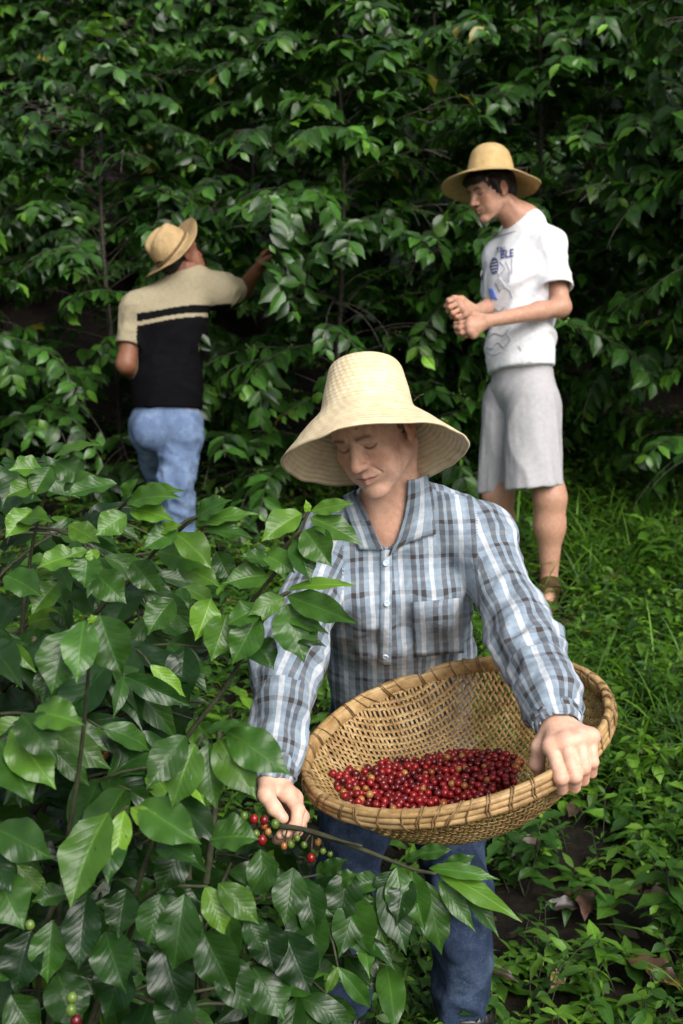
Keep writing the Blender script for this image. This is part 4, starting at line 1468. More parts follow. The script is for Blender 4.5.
# ================================================================ the basket
def build_basket():
    e, ph, yw = 0.264, 0.295, -0.122
    major = RT * math.cos(ph) + UPV * math.sin(ph)
    minor = -RT * math.sin(ph) + UPV * math.cos(ph)
    toward = -FWD
    major, toward = major * math.cos(yw) + toward * math.sin(yw), toward * math.cos(yw) - major * math.sin(yw)
    n = minor * math.cos(e) + toward * math.sin(e)
    Q = minor * math.sin(e) - toward * math.cos(e)
    C = at(454.2, 732.1, 2.10)
    R, D = 0.264, 0.150
    rng = np.random.default_rng(8)
    W = lambda r: -D * (1 - np.clip(r / R, 0, 1) ** 3.0)
    P = lambda u, v, w: C + np.asarray(u)[..., None] * major + np.asarray(v)[..., None] * Q + np.asarray(w)[..., None] * n
    low = P(np.array([0.0]), np.array([0.0]), np.array([-D]))[0]
    root = thing('woven_basket', low, 'round shallow woven cane basket tipped towards the viewer, half full of red cherries', 'basket')
    rot = rad(7)
    cr, sr = math.cos(rot), math.sin(rot)
    pitch, hwid, tck = 0.0086, 0.0025, 0.0006
    kN = int(R / pitch)
    idx = np.arange(-kN, kN + 1)
    b = Buf()
    for dirn in (0, 1):
        for i in idx:
            a0 = i * pitch + rng.normal(0, 0.0005)
            half = math.sqrt(max(R * R - a0 * a0, 0)) - 0.001
            if half < 0.02: continue
            s = np.arange(-kN * 2, kN * 2 + 1) * pitch / 2
            s = s[np.abs(s) <= half]
            s = np.concatenate([[-half], s, [half]])
            wob = rng.normal(0, 0.0004) + 0.0007 * np.sin(s * 30 + i)
            over = 0.0013 * np.cos(np.pi * (s / pitch + i + dirn))
            rows = []
            for side, up in ((-1, 1), (1, 1), (1, -1), (-1, -1)):
                a = a0 + wob + side * (hwid if dirn else hwid * 0.8) * rng.uniform(0.93, 1.05)
                x, y = (s, a + 0 * s) if dirn == 0 else (a + 0 * s, s)
                u, v = x * cr - y * sr, x * sr + y * cr
                r = np.hypot(u, v)
                k = np.minimum(1, (R - 0.001) / np.maximum(r, 1e-6))
                u, v = u * k, v * k
                rows.append(P(u, v, W(np.hypot(u, v)) + over + up * tck))
            V = np.stack(rows, 1).reshape(-1, 3)
            m = len(s)
            q = np.arange(m - 1)[:, None] * 4 + np.arange(4)[None, :]
            q2 = np.arange(m - 1)[:, None] * 4 + (np.arange(4)[None, :] + 1) % 4
            F = np.stack([q, q2, q2 + 4, q + 4], -1).reshape(-1, 4)
            b.add(V, F)
    V, F, _ = b.get()
    obj('weave', V, F, M_CANE, root, smooth=False)
    # rim: two hoops and a cord between them
    th = np.linspace(0, 2 * math.pi, 181)[:-1]
    def hoop(r0, w0, rr, rh, seed, name, mat, sd=10):
        a = np.arange(sd) * 2 * math.pi / sd
        wob = 0.0018 * (fbm(np.stack([np.cos(th) * 5, np.sin(th) * 5, th * 0], -1), seed) - 0.5) * 4
        rad_ = r0 + wob[:, None] + rr * np.cos(a)[None, :]
        w = w0 + wob[:, None] * 0.7 + rh * np.sign(np.sin(a)) * np.abs(np.sin(a)) ** 0.7
        V = P(rad_ * np.cos(th)[:, None], rad_ * np.sin(th)[:, None], w + 0 * rad_).reshape(-1, 3)
        S = sd; m = len(th)
        i = np.arange(m)[:, None]; j = np.arange(S)[None, :]
        F = np.stack([i * S + j, ((i + 1) % m) * S + j, ((i + 1) % m) * S + (j + 1) % S, i * S + (j + 1) % S], -1).reshape(-1, 4)
        return obj(name, V, F, mat, root)
    for k, (w0, rr) in enumerate(((0.0065, 0.0044), (-0.0025, 0.0047), (-0.0115, 0.0044))):
        hoop(R + 0.0045 + 0.0006 * k, w0, rr, rr * 1.08, 1 + k * 3, 'outer_hoop', M_RIM)
    hoop(R - 0.005, -0.003, 0.0038, 0.0125, 2, 'inner_hoop', M_RIM)
    hoop(R, 0.009, 0.0060, 0.0055, 3, 'rim_cord', M_CANE)
    # bindings wrapped over the hoops
    t = 0.0
    while t < 2 * math.pi:
        a = np.linspace(0, 2 * math.pi, 17)[:-1]
        sl = rng.normal(0.04, 0.025)
        for kk in range(rng.integers(1, 3)):
            rr = R + 0.0005 + 0.0105 * np.cos(a); ww = -0.003 + 0.0190 * np.sin(a)
            ang = t + kk * 0.016 + sl * np.sin(a) * 0.7 + 0.03 * np.sin(a / 2)
            pts = P(rr * np.cos(ang), rr * np.sin(ang), ww)
            pts = np.concatenate([pts, pts[:1]])
            obj('binding', *tube(pts, 0.0014, 5, False), M_BIND, root)
        t += rng.uniform(0.085, 0.19)

    # cherries: a heap in the lowest part
    best = (1e9, 0, 0)
    for u in np.arange(-0.16, 0.1, 0.01):
        for v in np.arange(-0.2, 0.15, 0.01):
            x, y, _ = proj(P(np.array([u]), np.array([v]), np.array([W(np.hypot(u, v)) + 0.025]))[0])
            q = (x - 436) ** 2 + (y - 792) ** 2
            if q < best[0]: best = (q, u, v)
    u0, v0 = best[1], best[2]
    au, av = 0.165, 0.105
    print('PILE', u0, v0)
    def hgt(u, v):
        q = ((u - u0) / au) ** 2 + ((v - v0) / av) ** 2
        return 0.030 * np.clip(1 - q, 0, 1) ** 0.6
    pts = []
    tries = 0
    rc = 0.0066
    while tries < 60000 and len(pts) < 420:
        tries += 1
        u, v = u0 + rng.uniform(-1, 1) * au, v0 + rng.uniform(-1, 1) * av
        q = ((u - u0) / au) ** 2 + ((v - v0) / av) ** 2 + 0.5 * (noise3(np.array([u * 30, v * 30, 0.5]), 2) - 0.5)
        if q > 1: continue
        w = float(W(np.hypot(u, v)) + rc + 0.001 + hgt(u, v) + rng.uniform(-0.003, 0.003))
        p = np.array([u, v, w])
        if pts and np.min(np.linalg.norm(np.array(pts) - p, axis=1)) < rc * 1.72: continue
        pts.append(p)
    pts = np.array(pts)
    # filling below the visible layer
    fb = Buf()
    for u in np.arange(u0 - au, u0 + au, 0.0135):
        for v in np.arange(v0 - av, v0 + av, 0.0135):
            h = float(hgt(u, v))
            if h < 0.012: continue
            for z in np.arange(rc, h - 0.004, 0.012):
                fb.add(SPH_V * rc + P(np.array([u + rng.normal(0, .002)]), np.array([v + rng.normal(0, .002)]), np.array([W(np.hypot(u, v)) + z + 0.001]))[0], SPH_F)
    V, F, _ = fb.get()
    tag(top('coffee_cherries', V, F, M_RED, low, 'mass of red cherries buried beneath the top layer in the basket', 'coffee cherries'), kind='stuff')
    # one cherry: slightly long, with a small navel
    nu, nv = 16, 10
    ph_ = np.linspace(0.06, math.pi - 0.02, nv + 1); aa = np.arange(nu) * 2 * math.pi / nu
    prof_r = np.sin(ph_); prof_z = np.cos(ph_) * 1.12
    prof_z[0] -= 0.16; prof_z[1] -= 0.02; prof_r[1] *= 0.75
    VV = np.stack([prof_r[:, None] * np.cos(aa), prof_r[:, None] * np.sin(aa), np.broadcast_to(prof_z[:, None], (nv + 1, nu))], -1).reshape(-1, 3)
    i = np.arange(nv)[:, None]; j = np.arange(nu)[None, :]
    FF = np.stack([i * nu + j, (i + 1) * nu + j, (i + 1) * nu + (j + 1) % nu, i * nu + (j + 1) % nu], -1).reshape(-1, 4)
    kinds = [(M_RED, 'ripe red cherry lying among many alike in the woven basket', 'ripe red cherries in the basket'),
             (M_YEL, 'yellowish half-ripe cherry lying among red ones in the woven basket', 'yellowish cherries in the basket'),
             (M_DARKRED, 'dark overripe cherry lying among red ones in the woven basket', 'dark cherries in the basket')]
    mes = [mesh_data('coffee_cherry', VV * rc, FF, mat=k[0]) for k in kinds]
    order = np.argsort(-(pts[:, 2]))
    for c, k in enumerate(order[:300]):
        x = rng.random()
        ki = 0 if x < 0.84 else (1 if x < 0.89 else 2)
        o = bpy.data.objects.new('coffee_cherry', mes[ki])
        COL.objects.link(o)
        o.location = P(pts[k, :1], pts[k, 1:2], pts[k, 2:3])[0]
        o.rotation_euler = rng.uniform(0, 6.28, 3)
        s = rng.uniform(0.78, 1.16)
        o.scale = (s, s, s)
        tag(o, kinds[ki][1], 'coffee cherry', kinds[ki][2])


build_basket()


# ================================================================ the young man
def build_young_man():
    base = at(528, 590, 5.1)
    root = thing('person', G(base[0], base[1]), 'young man in a golden straw hat, white t-shirt and pale shorts holding his hands together', 'person', 'coffee pickers at work')
    MH = basis(62, 20, 0); sH = 1.0
    HC = at(475.5, 195, 5.05) - MH @ (np.array([0, 0.078, 0.0]) * sH)
    yb = rad(50)
    dep = -RT * math.sin(yb) - FWD * math.cos(yb)
    lat = RT * math.cos(yb) - FWD * math.sin(yb)
    N0 = at(525, 226, 5.13); chest = at(521, 285, 5.10); waist = at(521, 352, 5.10); pel = at(523, 386, 5.12)
    S1 = N0 + lat * 0.140 - UPV * 0.098
    S2 = N0 - lat * 0.145 - UPV * 0.098
    E1, W1 = at(561, 307, 4.95), at(488, 321, 4.80)
    E2, W2 = at(497, 305, 5.22), at(474, 312, 4.90)
    H1, H2 = at(534, 405, 5.04), at(508, 405, 5.20)
    K1, A1 = at(550, 498, 5.00), at(549, 576, 5.06)
    K2, A2 = at(498, 495, 5.22), at(503, 575, 5.30)
    body = head_prims(HC, MH, sH, N0, 0.055, True, 1.02)
    body += [cone(N0, chest, 0.08, 0.13, 0.06, dep, 1.4), cone(chest, waist, 0.13, 0.115, 0.06, dep, 1.35), cone(waist, pel, 0.115, 0.13, 0.05, dep, 1.3), cone(S1, S2, 0.055, None, 0.04)]
    for a, b, c in ((S1, E1, W1), (S2, E2, W2)):
        body += [cone(a, b, 0.048, 0.037, 0.02), ell(b, (0.037,) * 3, None, 0.02), cone(b, b + (c - b) * 0.3, 0.036, 0.037, 0.02), cone(b + (c - b) * 0.3, c, 0.037, 0.025, 0.02)]
    for a, b, c in ((H1, K1, A1), (H2, K2, A2)):
        body += [cone(a, b, 0.085, 0.058, 0.04), cone(b, b + (c - b) * 0.35, 0.054, 0.056, 0.06), cone(b + (c - b) * 0.35, c, 0.056, 0.036, 0.05),
                 cone(c + UPV * -0.03, c + np.array([-0.03, -0.16, -0.065]), 0.036, 0.027, 0.02), ell(c + np.array([0.0, 0.03, -0.045]), (0.034, 0.04, 0.035), None, 0.02)]
    # right hand, a loose fist on top
    m = px_list([(456, 300, 4.86), (459, 303, 4.84), (462, 308, 4.83), (465, 313, 4.84)])
    p = px_list([(449, 301, 4.84), (450, 307, 4.82), (453, 313, 4.82), (457, 317, 4.83)])
    dd = px_list([(446, 306, 4.86), (448, 311, 4.84), (452, 316, 4.84), (456, 319, 4.85)])
    t = px_list([(448, 309, 4.88), (451, 313, 4.87), (455, 318, 4.87), (458, 320, 4.87)])
    th = px_list([(470, 303, 4.88), (462, 299, 4.86), (454, 298, 4.85), (448, 300, 4.86)])
    body += hand_from(W2, m, p, dd, t, th, 0.0105, palm_r=0.017)
    kn = m + p
    # left hand, cupped below it
    m = px_list([(470, 321, 4.79), (469, 326, 4.78), (470, 331, 4.78), (473, 335, 4.79)])
    p = px_list([(461, 323, 4.80), (460, 328, 4.79), (462, 333, 4.79), (466, 336, 4.80)])
    dd = px_list([(457, 324, 4.82), (456, 328, 4.81), (458, 333, 4.81), (462, 336, 4.81)])
    t = px_list([(455, 323, 4.84), (455, 326, 4.84), (456, 331, 4.83), (459, 334, 4.83)])
    th = px_list([(480, 315, 4.80), (473, 314, 4.80), (466, 315, 4.81), (460, 319, 4.82)])
    body += hand_from(W1, m, p, dd, t, th, 0.0105, palm_r=0.017)
    V, F = mesh_sdf(body, 0.0034)
    V = relax(V, F, 1, 0.4)
    sk = np.array([0.44, 0.245, 0.165])
    col = face_paint(V, HC, MH, sH, sk, (0.36, 0.14, 0.11), (0.03, 0.02, 0.016), 1.0, 5)
    col = hand_paint(V, col, kn + m + p, 0.3, 0.014)
    obj('body', V, F, M_SKIN, root, col=col)
    T = lambda *q: HC + MH @ (np.array(q) * sH)
    hair = [ell(T(0, -0.024, 0.034), (0.082, 0.098, 0.086), MH, 0.01), ell(T(0, -0.075, -0.020), (0.055, 0.034, 0.045), MH, 0.03),
            ell(T(0, 0.070, 0.058), (0.062, 0.030, 0.026), MH, 0.02)]
    for g in (-1, 1):
        hair += [cone(T(0.068 * g, 0.020, 0.035), T(0.0735 * g, 0.012, -0.016), 0.012, 0.006, 0.014)]
        hair += [ell(T(0.088 * g, -0.014, -0.008), (0.03, 0.020, 0.031), MH, 0.004, True)]
    hair += [ell(T(0, 0.098, -0.020), (0.07, 0.075, 0.062), MH, 0.006, True)]
    V, F = mesh_sdf(hair, 0.0042)
    V = V + vnormals(V, F) * ((ridge(V * np.array([110, 110, 30]), 3) - 0.5) * 0.006)[:, None]
    obj('hair', V, F, M_HAIR, root)
    MB = basis(40, -6, 5)
    CB = T(0, -0.014, 0.034) - MB @ np.array([0, 0.0, -0.004])
    CB = CB + UPV * 0.022
    prof = [(0.0006, 0.128), (0.030, 0.127), (0.058, 0.116), (0.078, 0.090), (0.090, 0.050), (0.097, 0.012), (0.102, 0.0), (0.120, -0.007), (0.160, -0.024), (0.200, -0.046)]
    V, F, uv = hat_arrays(CB, MB, prof, 1.0, 1.06, 0.0045, 96, 0.1, 0.0016, 9)
    obj('straw_hat', V, F, M_STRAW_GOLD, root, uv=uv)
    # t-shirt
    sb = at(556, 286, 4.955)
    su = unit(sb - S1)
    sb2 = S2 + (E2 - S2) * 0.55
    arm_cut = sb + su * 0.012
    sh = [cone(S1, sb + su * 0.03, 0.052, 0.072, 0.03), cone(S2, sb2 + unit(E2 - S2) * 0.03, 0.060, 0.073, 0.03), half(arm_cut, su), 
          cone(sb - su * 0.045, sb + su * 0.1, 0.055, 0.070, 0.003, sub=True), cone(sb2 - unit(E2 - S2) * 0.03, sb2 + unit(E2 - S2) * 0.15, 0.055, 0.06, 0.003, sub=True),
          cone(N0 - UPV * 0.015, chest, 0.096, 0.148, 0.045, dep, 1.34), cone(chest, waist, 0.148, 0.145, 0.06, dep, 1.24), cone(waist, at(522, 400, 5.11), 0.143, 0.146, 0.05, dep, 1.2),
          cone(S1, S2, 0.050, None, 0.04), cone(N0 - UPV * 0.01, S1, 0.052, 0.050, 0.05), cone(N0 - UPV * 0.01, S2, 0.052, 0.050, 0.05),
          half(at(521, 370, 5.1), -UPV * 0.98 + RT * 0.14 + dep * 0.12, 0.004),
          cone(at(522, 205, 5.13), at(523, 221, 5.125), 0.064, 0.066, 0.005, sub=True)]
    V, F = biggest(*mesh_sdf(sh, 0.0055))
    V = relax(V, F, 1)
    bones = [(N0, pel, FWD, 0.16), (S1, E1, FWD, 0.07), (S2, E2, FWD, 0.07)]
    _, reg, ang, w = cloth_uv(V, F, bones)
    V, _ = fold_push(V, F, reg, ang, w, {0: (0.017, 0.06, 1.4, 1.3, [(0.50, 0.13), (0.34, 0.08)]), 1: (0.010, 0.06, 1.2, 0.5, [(0.08, 0.08)]), 2: (0.01, 0.06, 1.2, 0.5, [(0.08, 0.08)])}, 31)
    tee = obj('t_shirt', V, F, M_WHITE, root)
    bv = bvh_of(V, F)

    def ink(pts, name, mat, off=0.003, sm=0):
        A, Fq, _ = patch(bv, pts, 6, 6, off, 0.0025, None, 5.0, smooth=sm)
        obj(name, A, Fq, mat, tee)
    ink(((480.5, 276), (486, 258), (489, 262), (484, 283)), 'print', M_INK_GREY)
    ink(((489, 288), (493, 288), (498, 300), (491, 299)), 'print', M_INK_SKY)
    ink(((495, 283), (500, 277), (506, 285), (500, 292)), 'print', M_INK_PALE)
    lab = [('TAL', 497, 250.5, 7.0, 0.16), ('BLE', 501, 256.5, 10.5, 0.14)]
    for txt, x0, y0, hh, sl in lab:
        cu = bpy.data.curves.new('t', 'FONT'); cu.body = txt; cu.size = 1.0; cu.resolution_u = 3; cu.offset = 0.02
        to = bpy.data.objects.new('t', cu); COL.objects.link(to)
        dg = bpy.context.evaluated_depsgraph_get(); dg.update()
        me = to.evaluated_get(dg).to_mesh()
        P2 = np.array([v.co[:] for v in me.vertices])
        tri = []
        for pl in me.polygons:
            vs = list(pl.vertices)
            for q in range(1, len(vs) - 1): tri.append((vs[0], vs[q], vs[q + 1]))
        to.evaluated_get(dg).to_mesh_clear()
        bpy.data.objects.remove(to); bpy.data.curves.remove(cu)
        W_ = []
        for x, y, _ in P2:
            px, py = x0 + x * hh * 0.80, y0 + 2.5 - y * hh - x * hh * sl
            loc, nn, _, _ = bv.ray_cast(Vector(CAM), (Vector(at(px, py, 1)) - Vector(CAM)).normalized())
            if loc is None: loc = Vector(at(px, py, 5.0)); nn = Vector(-FWD)
            W_.append(np.array(loc) + np.array(nn) * 0.004)
        obj('lettering', np.array(W_), np.array(tri), M_INK, tee, smooth=False)
    # the globe and the thin sketch lines of the print
    gx, gy = 494.5, 266
    bfb = Buf()

    def line(pts, r=0.0012):
        o = []
        for x, y in pts:
            loc, nn, _, _ = bv.ray_cast(Vector(CAM), (Vector(at(x, y, 1)) - Vector(CAM)).normalized())
            if loc is not None: o.append(np.array(loc) + np.array(nn) * 0.001)
        return o
    for k in range(5):
        y = gy - 6 + 3 * k
        hw = 3.6 * math.sqrt(max(0.1, 1 - ((y - gy) / 8.0) ** 2))
        o = line([(gx + hw * q, y - q * 0.8) for q in np.linspace(-1, 1, 7)])
        if len(o) > 2: bfb.add(*tube(np.array(o), 0.0032, 5))
    o = line([(gx + 3.9 * math.cos(q), gy + 8 * math.sin(q)) for q in np.linspace(0, 6.28, 25)])
    bfb.add(*tube(np.array(o), 0.0022, 5))
    V, F, _ = bfb.get(); obj('print', V, F, M_INK, tee)
    bfb = Buf(); rg = np.random.default_rng(3)
    for a in [[(486, 300), (488, 306), (484, 312)], [(495, 308), (500, 311), (505, 307)], [(484, 346), (492, 349), (498, 343), (505, 349)], [(488, 338), (495, 333), (503, 336), (508, 330)], [(486, 352), (494, 355), (502, 352)],
              [(500, 262), (505, 268), (501, 274)], [(506, 262), (510, 272), (509, 282)], [(512, 258), (512, 274)], [(490, 241), (500, 236), (516, 231)], [(497, 272), (500, 276)], [(506, 334), (510, 340), (505, 347)], [(519, 346), (521, 351)], [(485, 328), (491, 333)], [(487, 318), (495, 316)], [(503, 286), (510, 291), (512, 298)]]:
        o = line(spline(np.c_[np.array(a, float), np.zeros(len(a))], 9)[:, :2])
        if len(o) > 2: obj('print', *tube(np.array(o), rg.uniform(0.0016, 0.0028), 5), M_INK_GREY, tee)
    # shorts
    hem = at(523, 489, 5.1)
    so = [cone(waist + (pel - waist) * 0.3, pel, 0.128, 0.143, 0.04, dep, 1.24), cone(at(533, 402, 5.05), at(534, 500, 4.99), 0.112, 0.113, 0.030), cone(at(508, 400, 5.2), at(495, 500, 5.24), 0.104, 0.078, 0.006),
          half(hem, -UPV + RT * 0.10, 0.004)]
    V, F = mesh_sdf(so, 0.0055)
    V = relax(V, F, 1)
    bones = [(waist, pel, FWD, 0.15), (H1, K1, FWD, 0.09), (H2, K2, FWD, 0.09)]
    _, reg, ang, w = cloth_uv(V, F, bones)
    V, _ = fold_push(V, F, reg, ang, w, {0: (0.007, 0.06, 2.0, 1.0, [(0.05, 0.2)]), 1: (0.008, 0.20, 2.6, 0.7, [(0.0, 0.15), (0.3, 0.2)]), 2: (0.008, 0.2, 2.4, 0.8, [(0.0, 0.15), (0.3, 0.2)])}, 8)
    obj('shorts', V, F, M_SHORTS, root)
    for c in (A1, A2):
        so = [cone(c + np.array([0.0, 0.045, -0.062]), c + np.array([-0.035, -0.19, -0.085]), 0.040, 0.042, 0.02, np.array([0, 0, 1.0]), 1.6),
              cone(c + np.array([0.0, -0.03, -0.035]), c + np.array([-0.03, -0.11, -0.068]), 0.046, 0.042, 0.02), half(c + np.array([0, 0, -0.095]), np.array([0, 0, -1.0]))]
        V, F = mesh_sdf(so, 0.006)
        obj('shoe', V, F, M_LEATHER, root)


build_young_man()


# ================================================================ the man at the tree
def build_picker():
    base = at(168, 548, 5.6)
    root = thing('person', G(base[0], base[1]), 'man seen from behind in tan hat and beige-and-black polo, reaching into a tree', 'person', 'coffee pickers at work')
    tow = -FWD
    Zh = unit(-0.42 * RT + 0.86 * UPV + 0.22 * tow)
    Yh = unit(0.80 * RT + 0.62 * FWD - 0.05 * UPV); Yh = unit(Yh - (Yh @ Zh) * Zh)
    MH = np.stack([np.cross(Yh, Zh), Yh, Zh], 1)
    HC = at(180, 257, 5.62)
    N0 = at(188, 283, 5.64); chest = at(170, 335, 5.64); waist = at(167, 392, 5.60); pel = at(165, 422, 5.60)
    fac = unit(FWD + 0.3 * RT)
    S1, E1, W1 = at(137, 310, 5.60), at(126, 364, 5.56), at(150, 388, 5.78)
    S2, E2, W2 = at(219, 291, 5.70), at(243, 290, 5.92), at(256, 271, 5.76)
    H1, K1, A1 = at(152, 424, 5.64), at(163, 478, 5.90), at(168, 545, 5.98)
    H2, K2, A2 = at(181, 424, 5.60), at(176, 484, 5.52), at(180, 548, 5.60)
    sk = np.array([0.20, 0.085, 0.048])
    body = head_prims(HC, MH, 1.0, N0, 0.06, True)
    body += [cone(N0, chest, 0.09, 0.145, 0.06, fac, 1.4), cone(chest, waist, 0.145, 0.14, 0.06, fac, 1.3), cone(waist, pel, 0.14, 0.145, 0.05, fac, 1.3), cone(S1, S2, 0.06, None, 0.05)]
    for a, b, c in ((S1, E1, W1), (S2, E2, W2)):
        body += [cone(a, b, 0.055, 0.043, 0.02), cone(b, c, 0.044, 0.028, 0.02)]
    for a, b, c in ((H1, K1, A1), (H2, K2, A2)):
        body += [cone(a, b, 0.09, 0.06, 0.04), cone(b, c, 0.058, 0.038, 0.03), cone(c, c + np.array([0.02, 0.17, -0.05]), 0.036, 0.03, 0.02)]
    m = px_list([(260, 262, 5.72), (262, 262, 5.75), (264, 263, 5.78), (265, 265, 5.81)])
    p = px_list([(263, 254, 5.71), (265, 254, 5.74), (267, 256, 5.78), (268, 259, 5.81)])
    dd = px_list([(267, 250, 5.72), (269, 250, 5.75), (271, 253, 5.78), (272, 257, 5.81)])
    t = px_list([(271, 249, 5.73), (273, 250, 5.75), (274, 253, 5.78), (275, 258, 5.81)])
    th = px_list([(257, 267, 5.72), (261, 263, 5.69), (266, 259, 5.68), (271, 256, 5.70)])
    body += hand_from(W2, m, p, dd, t, th, 0.0105, palm_r=0.017)
    o = W1 + np.array([0.05, 0.05, -0.02])
    m = [W1 + np.array([0.03 + 0.02 * k, 0.08, -0.01]) for k in range(4)]
    p = [q + np.array([0, 0.035, -0.012]) for q in m]; dd = [q + np.array([0, 0.018, -0.018]) for q in p]; t = [q + np.array([0, 0.004, -0.022]) for q in dd]
    th = [W1 + np.array([0.0, 0.03, 0]), W1 + np.array([-0.005, 0.06, 0.0]), W1 + np.array([0.005, 0.09, 0]), W1 + np.array([0.015, 0.115, 0])]
    body += hand_from(W1, m, p, dd, t, th, 0.0105, palm_r=0.017)
    V, F = mesh_sdf(body, 0.0045)
    col = face_paint(V, HC, MH, 1.0, sk, (0.2, 0.08, 0.06), (0.02, 0.015, 0.012), 1.0, 8)
    obj('body', V, F, M_SKIN, root, col=col)
    T = lambda *q: HC + MH @ np.array(q)
    hair = [ell(T(0, -0.030, 0.030), (0.079, 0.092, 0.082), MH, 0.01), ell(T(0, -0.07, -0.02), (0.055, 0.03, 0.04), MH, 0.03), ell(T(0, 0.095, -0.01), (0.075, 0.075, 0.075), MH, 0.006, True)]
    V, F = mesh_sdf(hair, 0.006)
    obj('hair', V, F, M_HAIR, root)
    # hat with a dented crown
    Zb = unit(-0.68 * RT + 0.58 * UPV + 0.44 * tow)
    Yb = unit(Yh - (Yh @ Zb) * Zb)
    MB = np.stack([np.cross(Yb, Zb), Yb, Zb], 1)
    CB = at(172.5, 250.5, 5.60)

    def dent(X, Y, Z, th, r):
        b = np.clip((r - 0.10) / 0.06, 0, 1)
        top = np.clip((Z - 0.06) / 0.06, 0, 1)
        return X * (1 - 0.12 * top * np.clip(Y / 0.08, 0, 1)), Y, Z - 0.026 * top * np.exp(-(X / 0.030) ** 2) + b * 0.022 * np.cos(2 * th) * -1 + b * 0.012
    prof = [(0.0006, 0.116), (0.035, 0.118), (0.060, 0.112), (0.075, 0.094), (0.084, 0.055), (0.091, 0.012), (0.096, 0.0), (0.112, -0.003), (0.135, -0.004), (0.156, -0.004)]
    V, F, uv = hat_arrays(CB, MB, prof, 1.0, 1.12, 0.0045, 96, 0.1, 0.003, 12, (0, 0), dent)
    h = obj('straw_hat', V, F, M_STRAW_TAN, root, uv=uv)
    V, F = hat_band(CB, MB, 0.0915, 0.006, 0.012, 1.0, 1.12, slope=0.18)
    obj('hat_band', V, F, M_BAND_BROWN, h)
    # polo shirt
    l1, l2 = S1 + (E1 - S1) * 0.66, S2 + (E2 - S2) * 0.62
    u1, u2 = unit(E1 - S1), unit(E2 - S2)
    sh = []
    for s0, l, u in ((S1, l1, u1), (S2, l2, u2)):
        sh += [cone(s0, l + u * 0.03, 0.066, 0.068, 0.03)]
    sh += [half(l1, u1), dict(half(l2, u2))]
    sh += [cone(l1 - u1 * 0.03, l1 + u1 * 0.1, 0.054, 0.06, 0.003, sub=True), cone(l2 - u2 * 0.03, l2 + u2 * 0.1, 0.054, 0.06, 0.003, sub=True)]
    sh += [cone(N0 + np.array([0, 0, -0.01]), chest, 0.112, 0.160, 0.05, fac, 1.3), cone(chest, waist, 0.160, 0.155, 0.06, fac, 1.25), cone(waist, at(166, 425, 5.6), 0.155, 0.158, 0.04, fac, 1.2),
          cone(S1, S2, 0.064, None, 0.05), cone(N0, S1, 0.06, 0.062, 0.06), cone(N0, S2, 0.06, 0.07, 0.06),
          cone(N0, N0 + Zh * 0.028, 0.066, 0.064, 0.015), half(at(166, 409, 5.6), -UPV, 0.004)]
    V, F = biggest(*mesh_sdf(sh, 0.0045))
    bones = [(N0, pel, FWD, 0.165), (S1, E1, FWD, 0.07), (S2, E2, FWD, 0.07)]
    _, reg, ang, w = cloth_uv(V, F, bones)
    V, _ = fold_push(V, F, reg, ang, w, {0: (0.018, 0.08, 1.5, 0.8, [(0.42, 0.14)]), 1: (0.01, 0.06, 1.2, 0.5, [(0.05, 0.1)]), 2: (0.01, 0.06, 1.2, 0.5, [(0.05, 0.1)])}, 41)
    s = (V - at(130, 318, 5.6)) @ (0.167 * RT - 0.986 * UPV)
    beige, blk = np.array([0.29, 0.25, 0.165]), np.array([0.004, 0.004, 0.005])
    dark = ((s > 0) & (s < 0.036)) | (s > 0.054)
    dark &= (reg == 0) | (((V - S1) @ RT > 0.012) & (reg == 1))
    obj('polo_shirt', V, F, M_POLO, root, col=np.where(dark[:, None], blk, beige))
    je = [cone(waist + np.array([0, 0, 0.0]), pel, 0.136, 0.148, 0.04, fac, 1.25)]
    for a, b, c in ((H1, K1, A1), (H2, K2, A2)):
        je += [cone(a, b, 0.103, 0.075, 0.03), cone(b, c, 0.075, 0.066, 0.03)]
    je += [ell(at(150, 432, 5.53), (0.080, 0.075, 0.085), None, 0.04), ell(at(181, 433, 5.53), (0.080, 0.075, 0.085), None, 0.04)]
    V, F = mesh_sdf(je, 0.006)
    bones = [(waist, pel, FWD, 0.15), (H1, K1, FWD, 0.09), (K1, A1, FWD, 0.08), (H2, K2, FWD, 0.09), (K2, A2, FWD, 0.08)]
    _, reg, ang, w = cloth_uv(V, F, bones)
    V, _ = fold_push(V, F, reg, ang, w, {k: (0.019, 0.06, 1.2, 0.9, [(0.05, 0.12), (0.28, 0.1)]) for k in range(1, 5)}, 15)
    obj('jeans', V, F, M_DENIM, root)
    for c in (A1, A2):
        so = [cone(c + np.array([0, -0.02, -0.02]), c + np.array([0.02, 0.17, -0.055]), 0.05, 0.044, 0.03)]
        V, F = mesh_sdf(so, 0.009)
        obj('shoe', V, F, M_RUBBER, root)


build_picker()


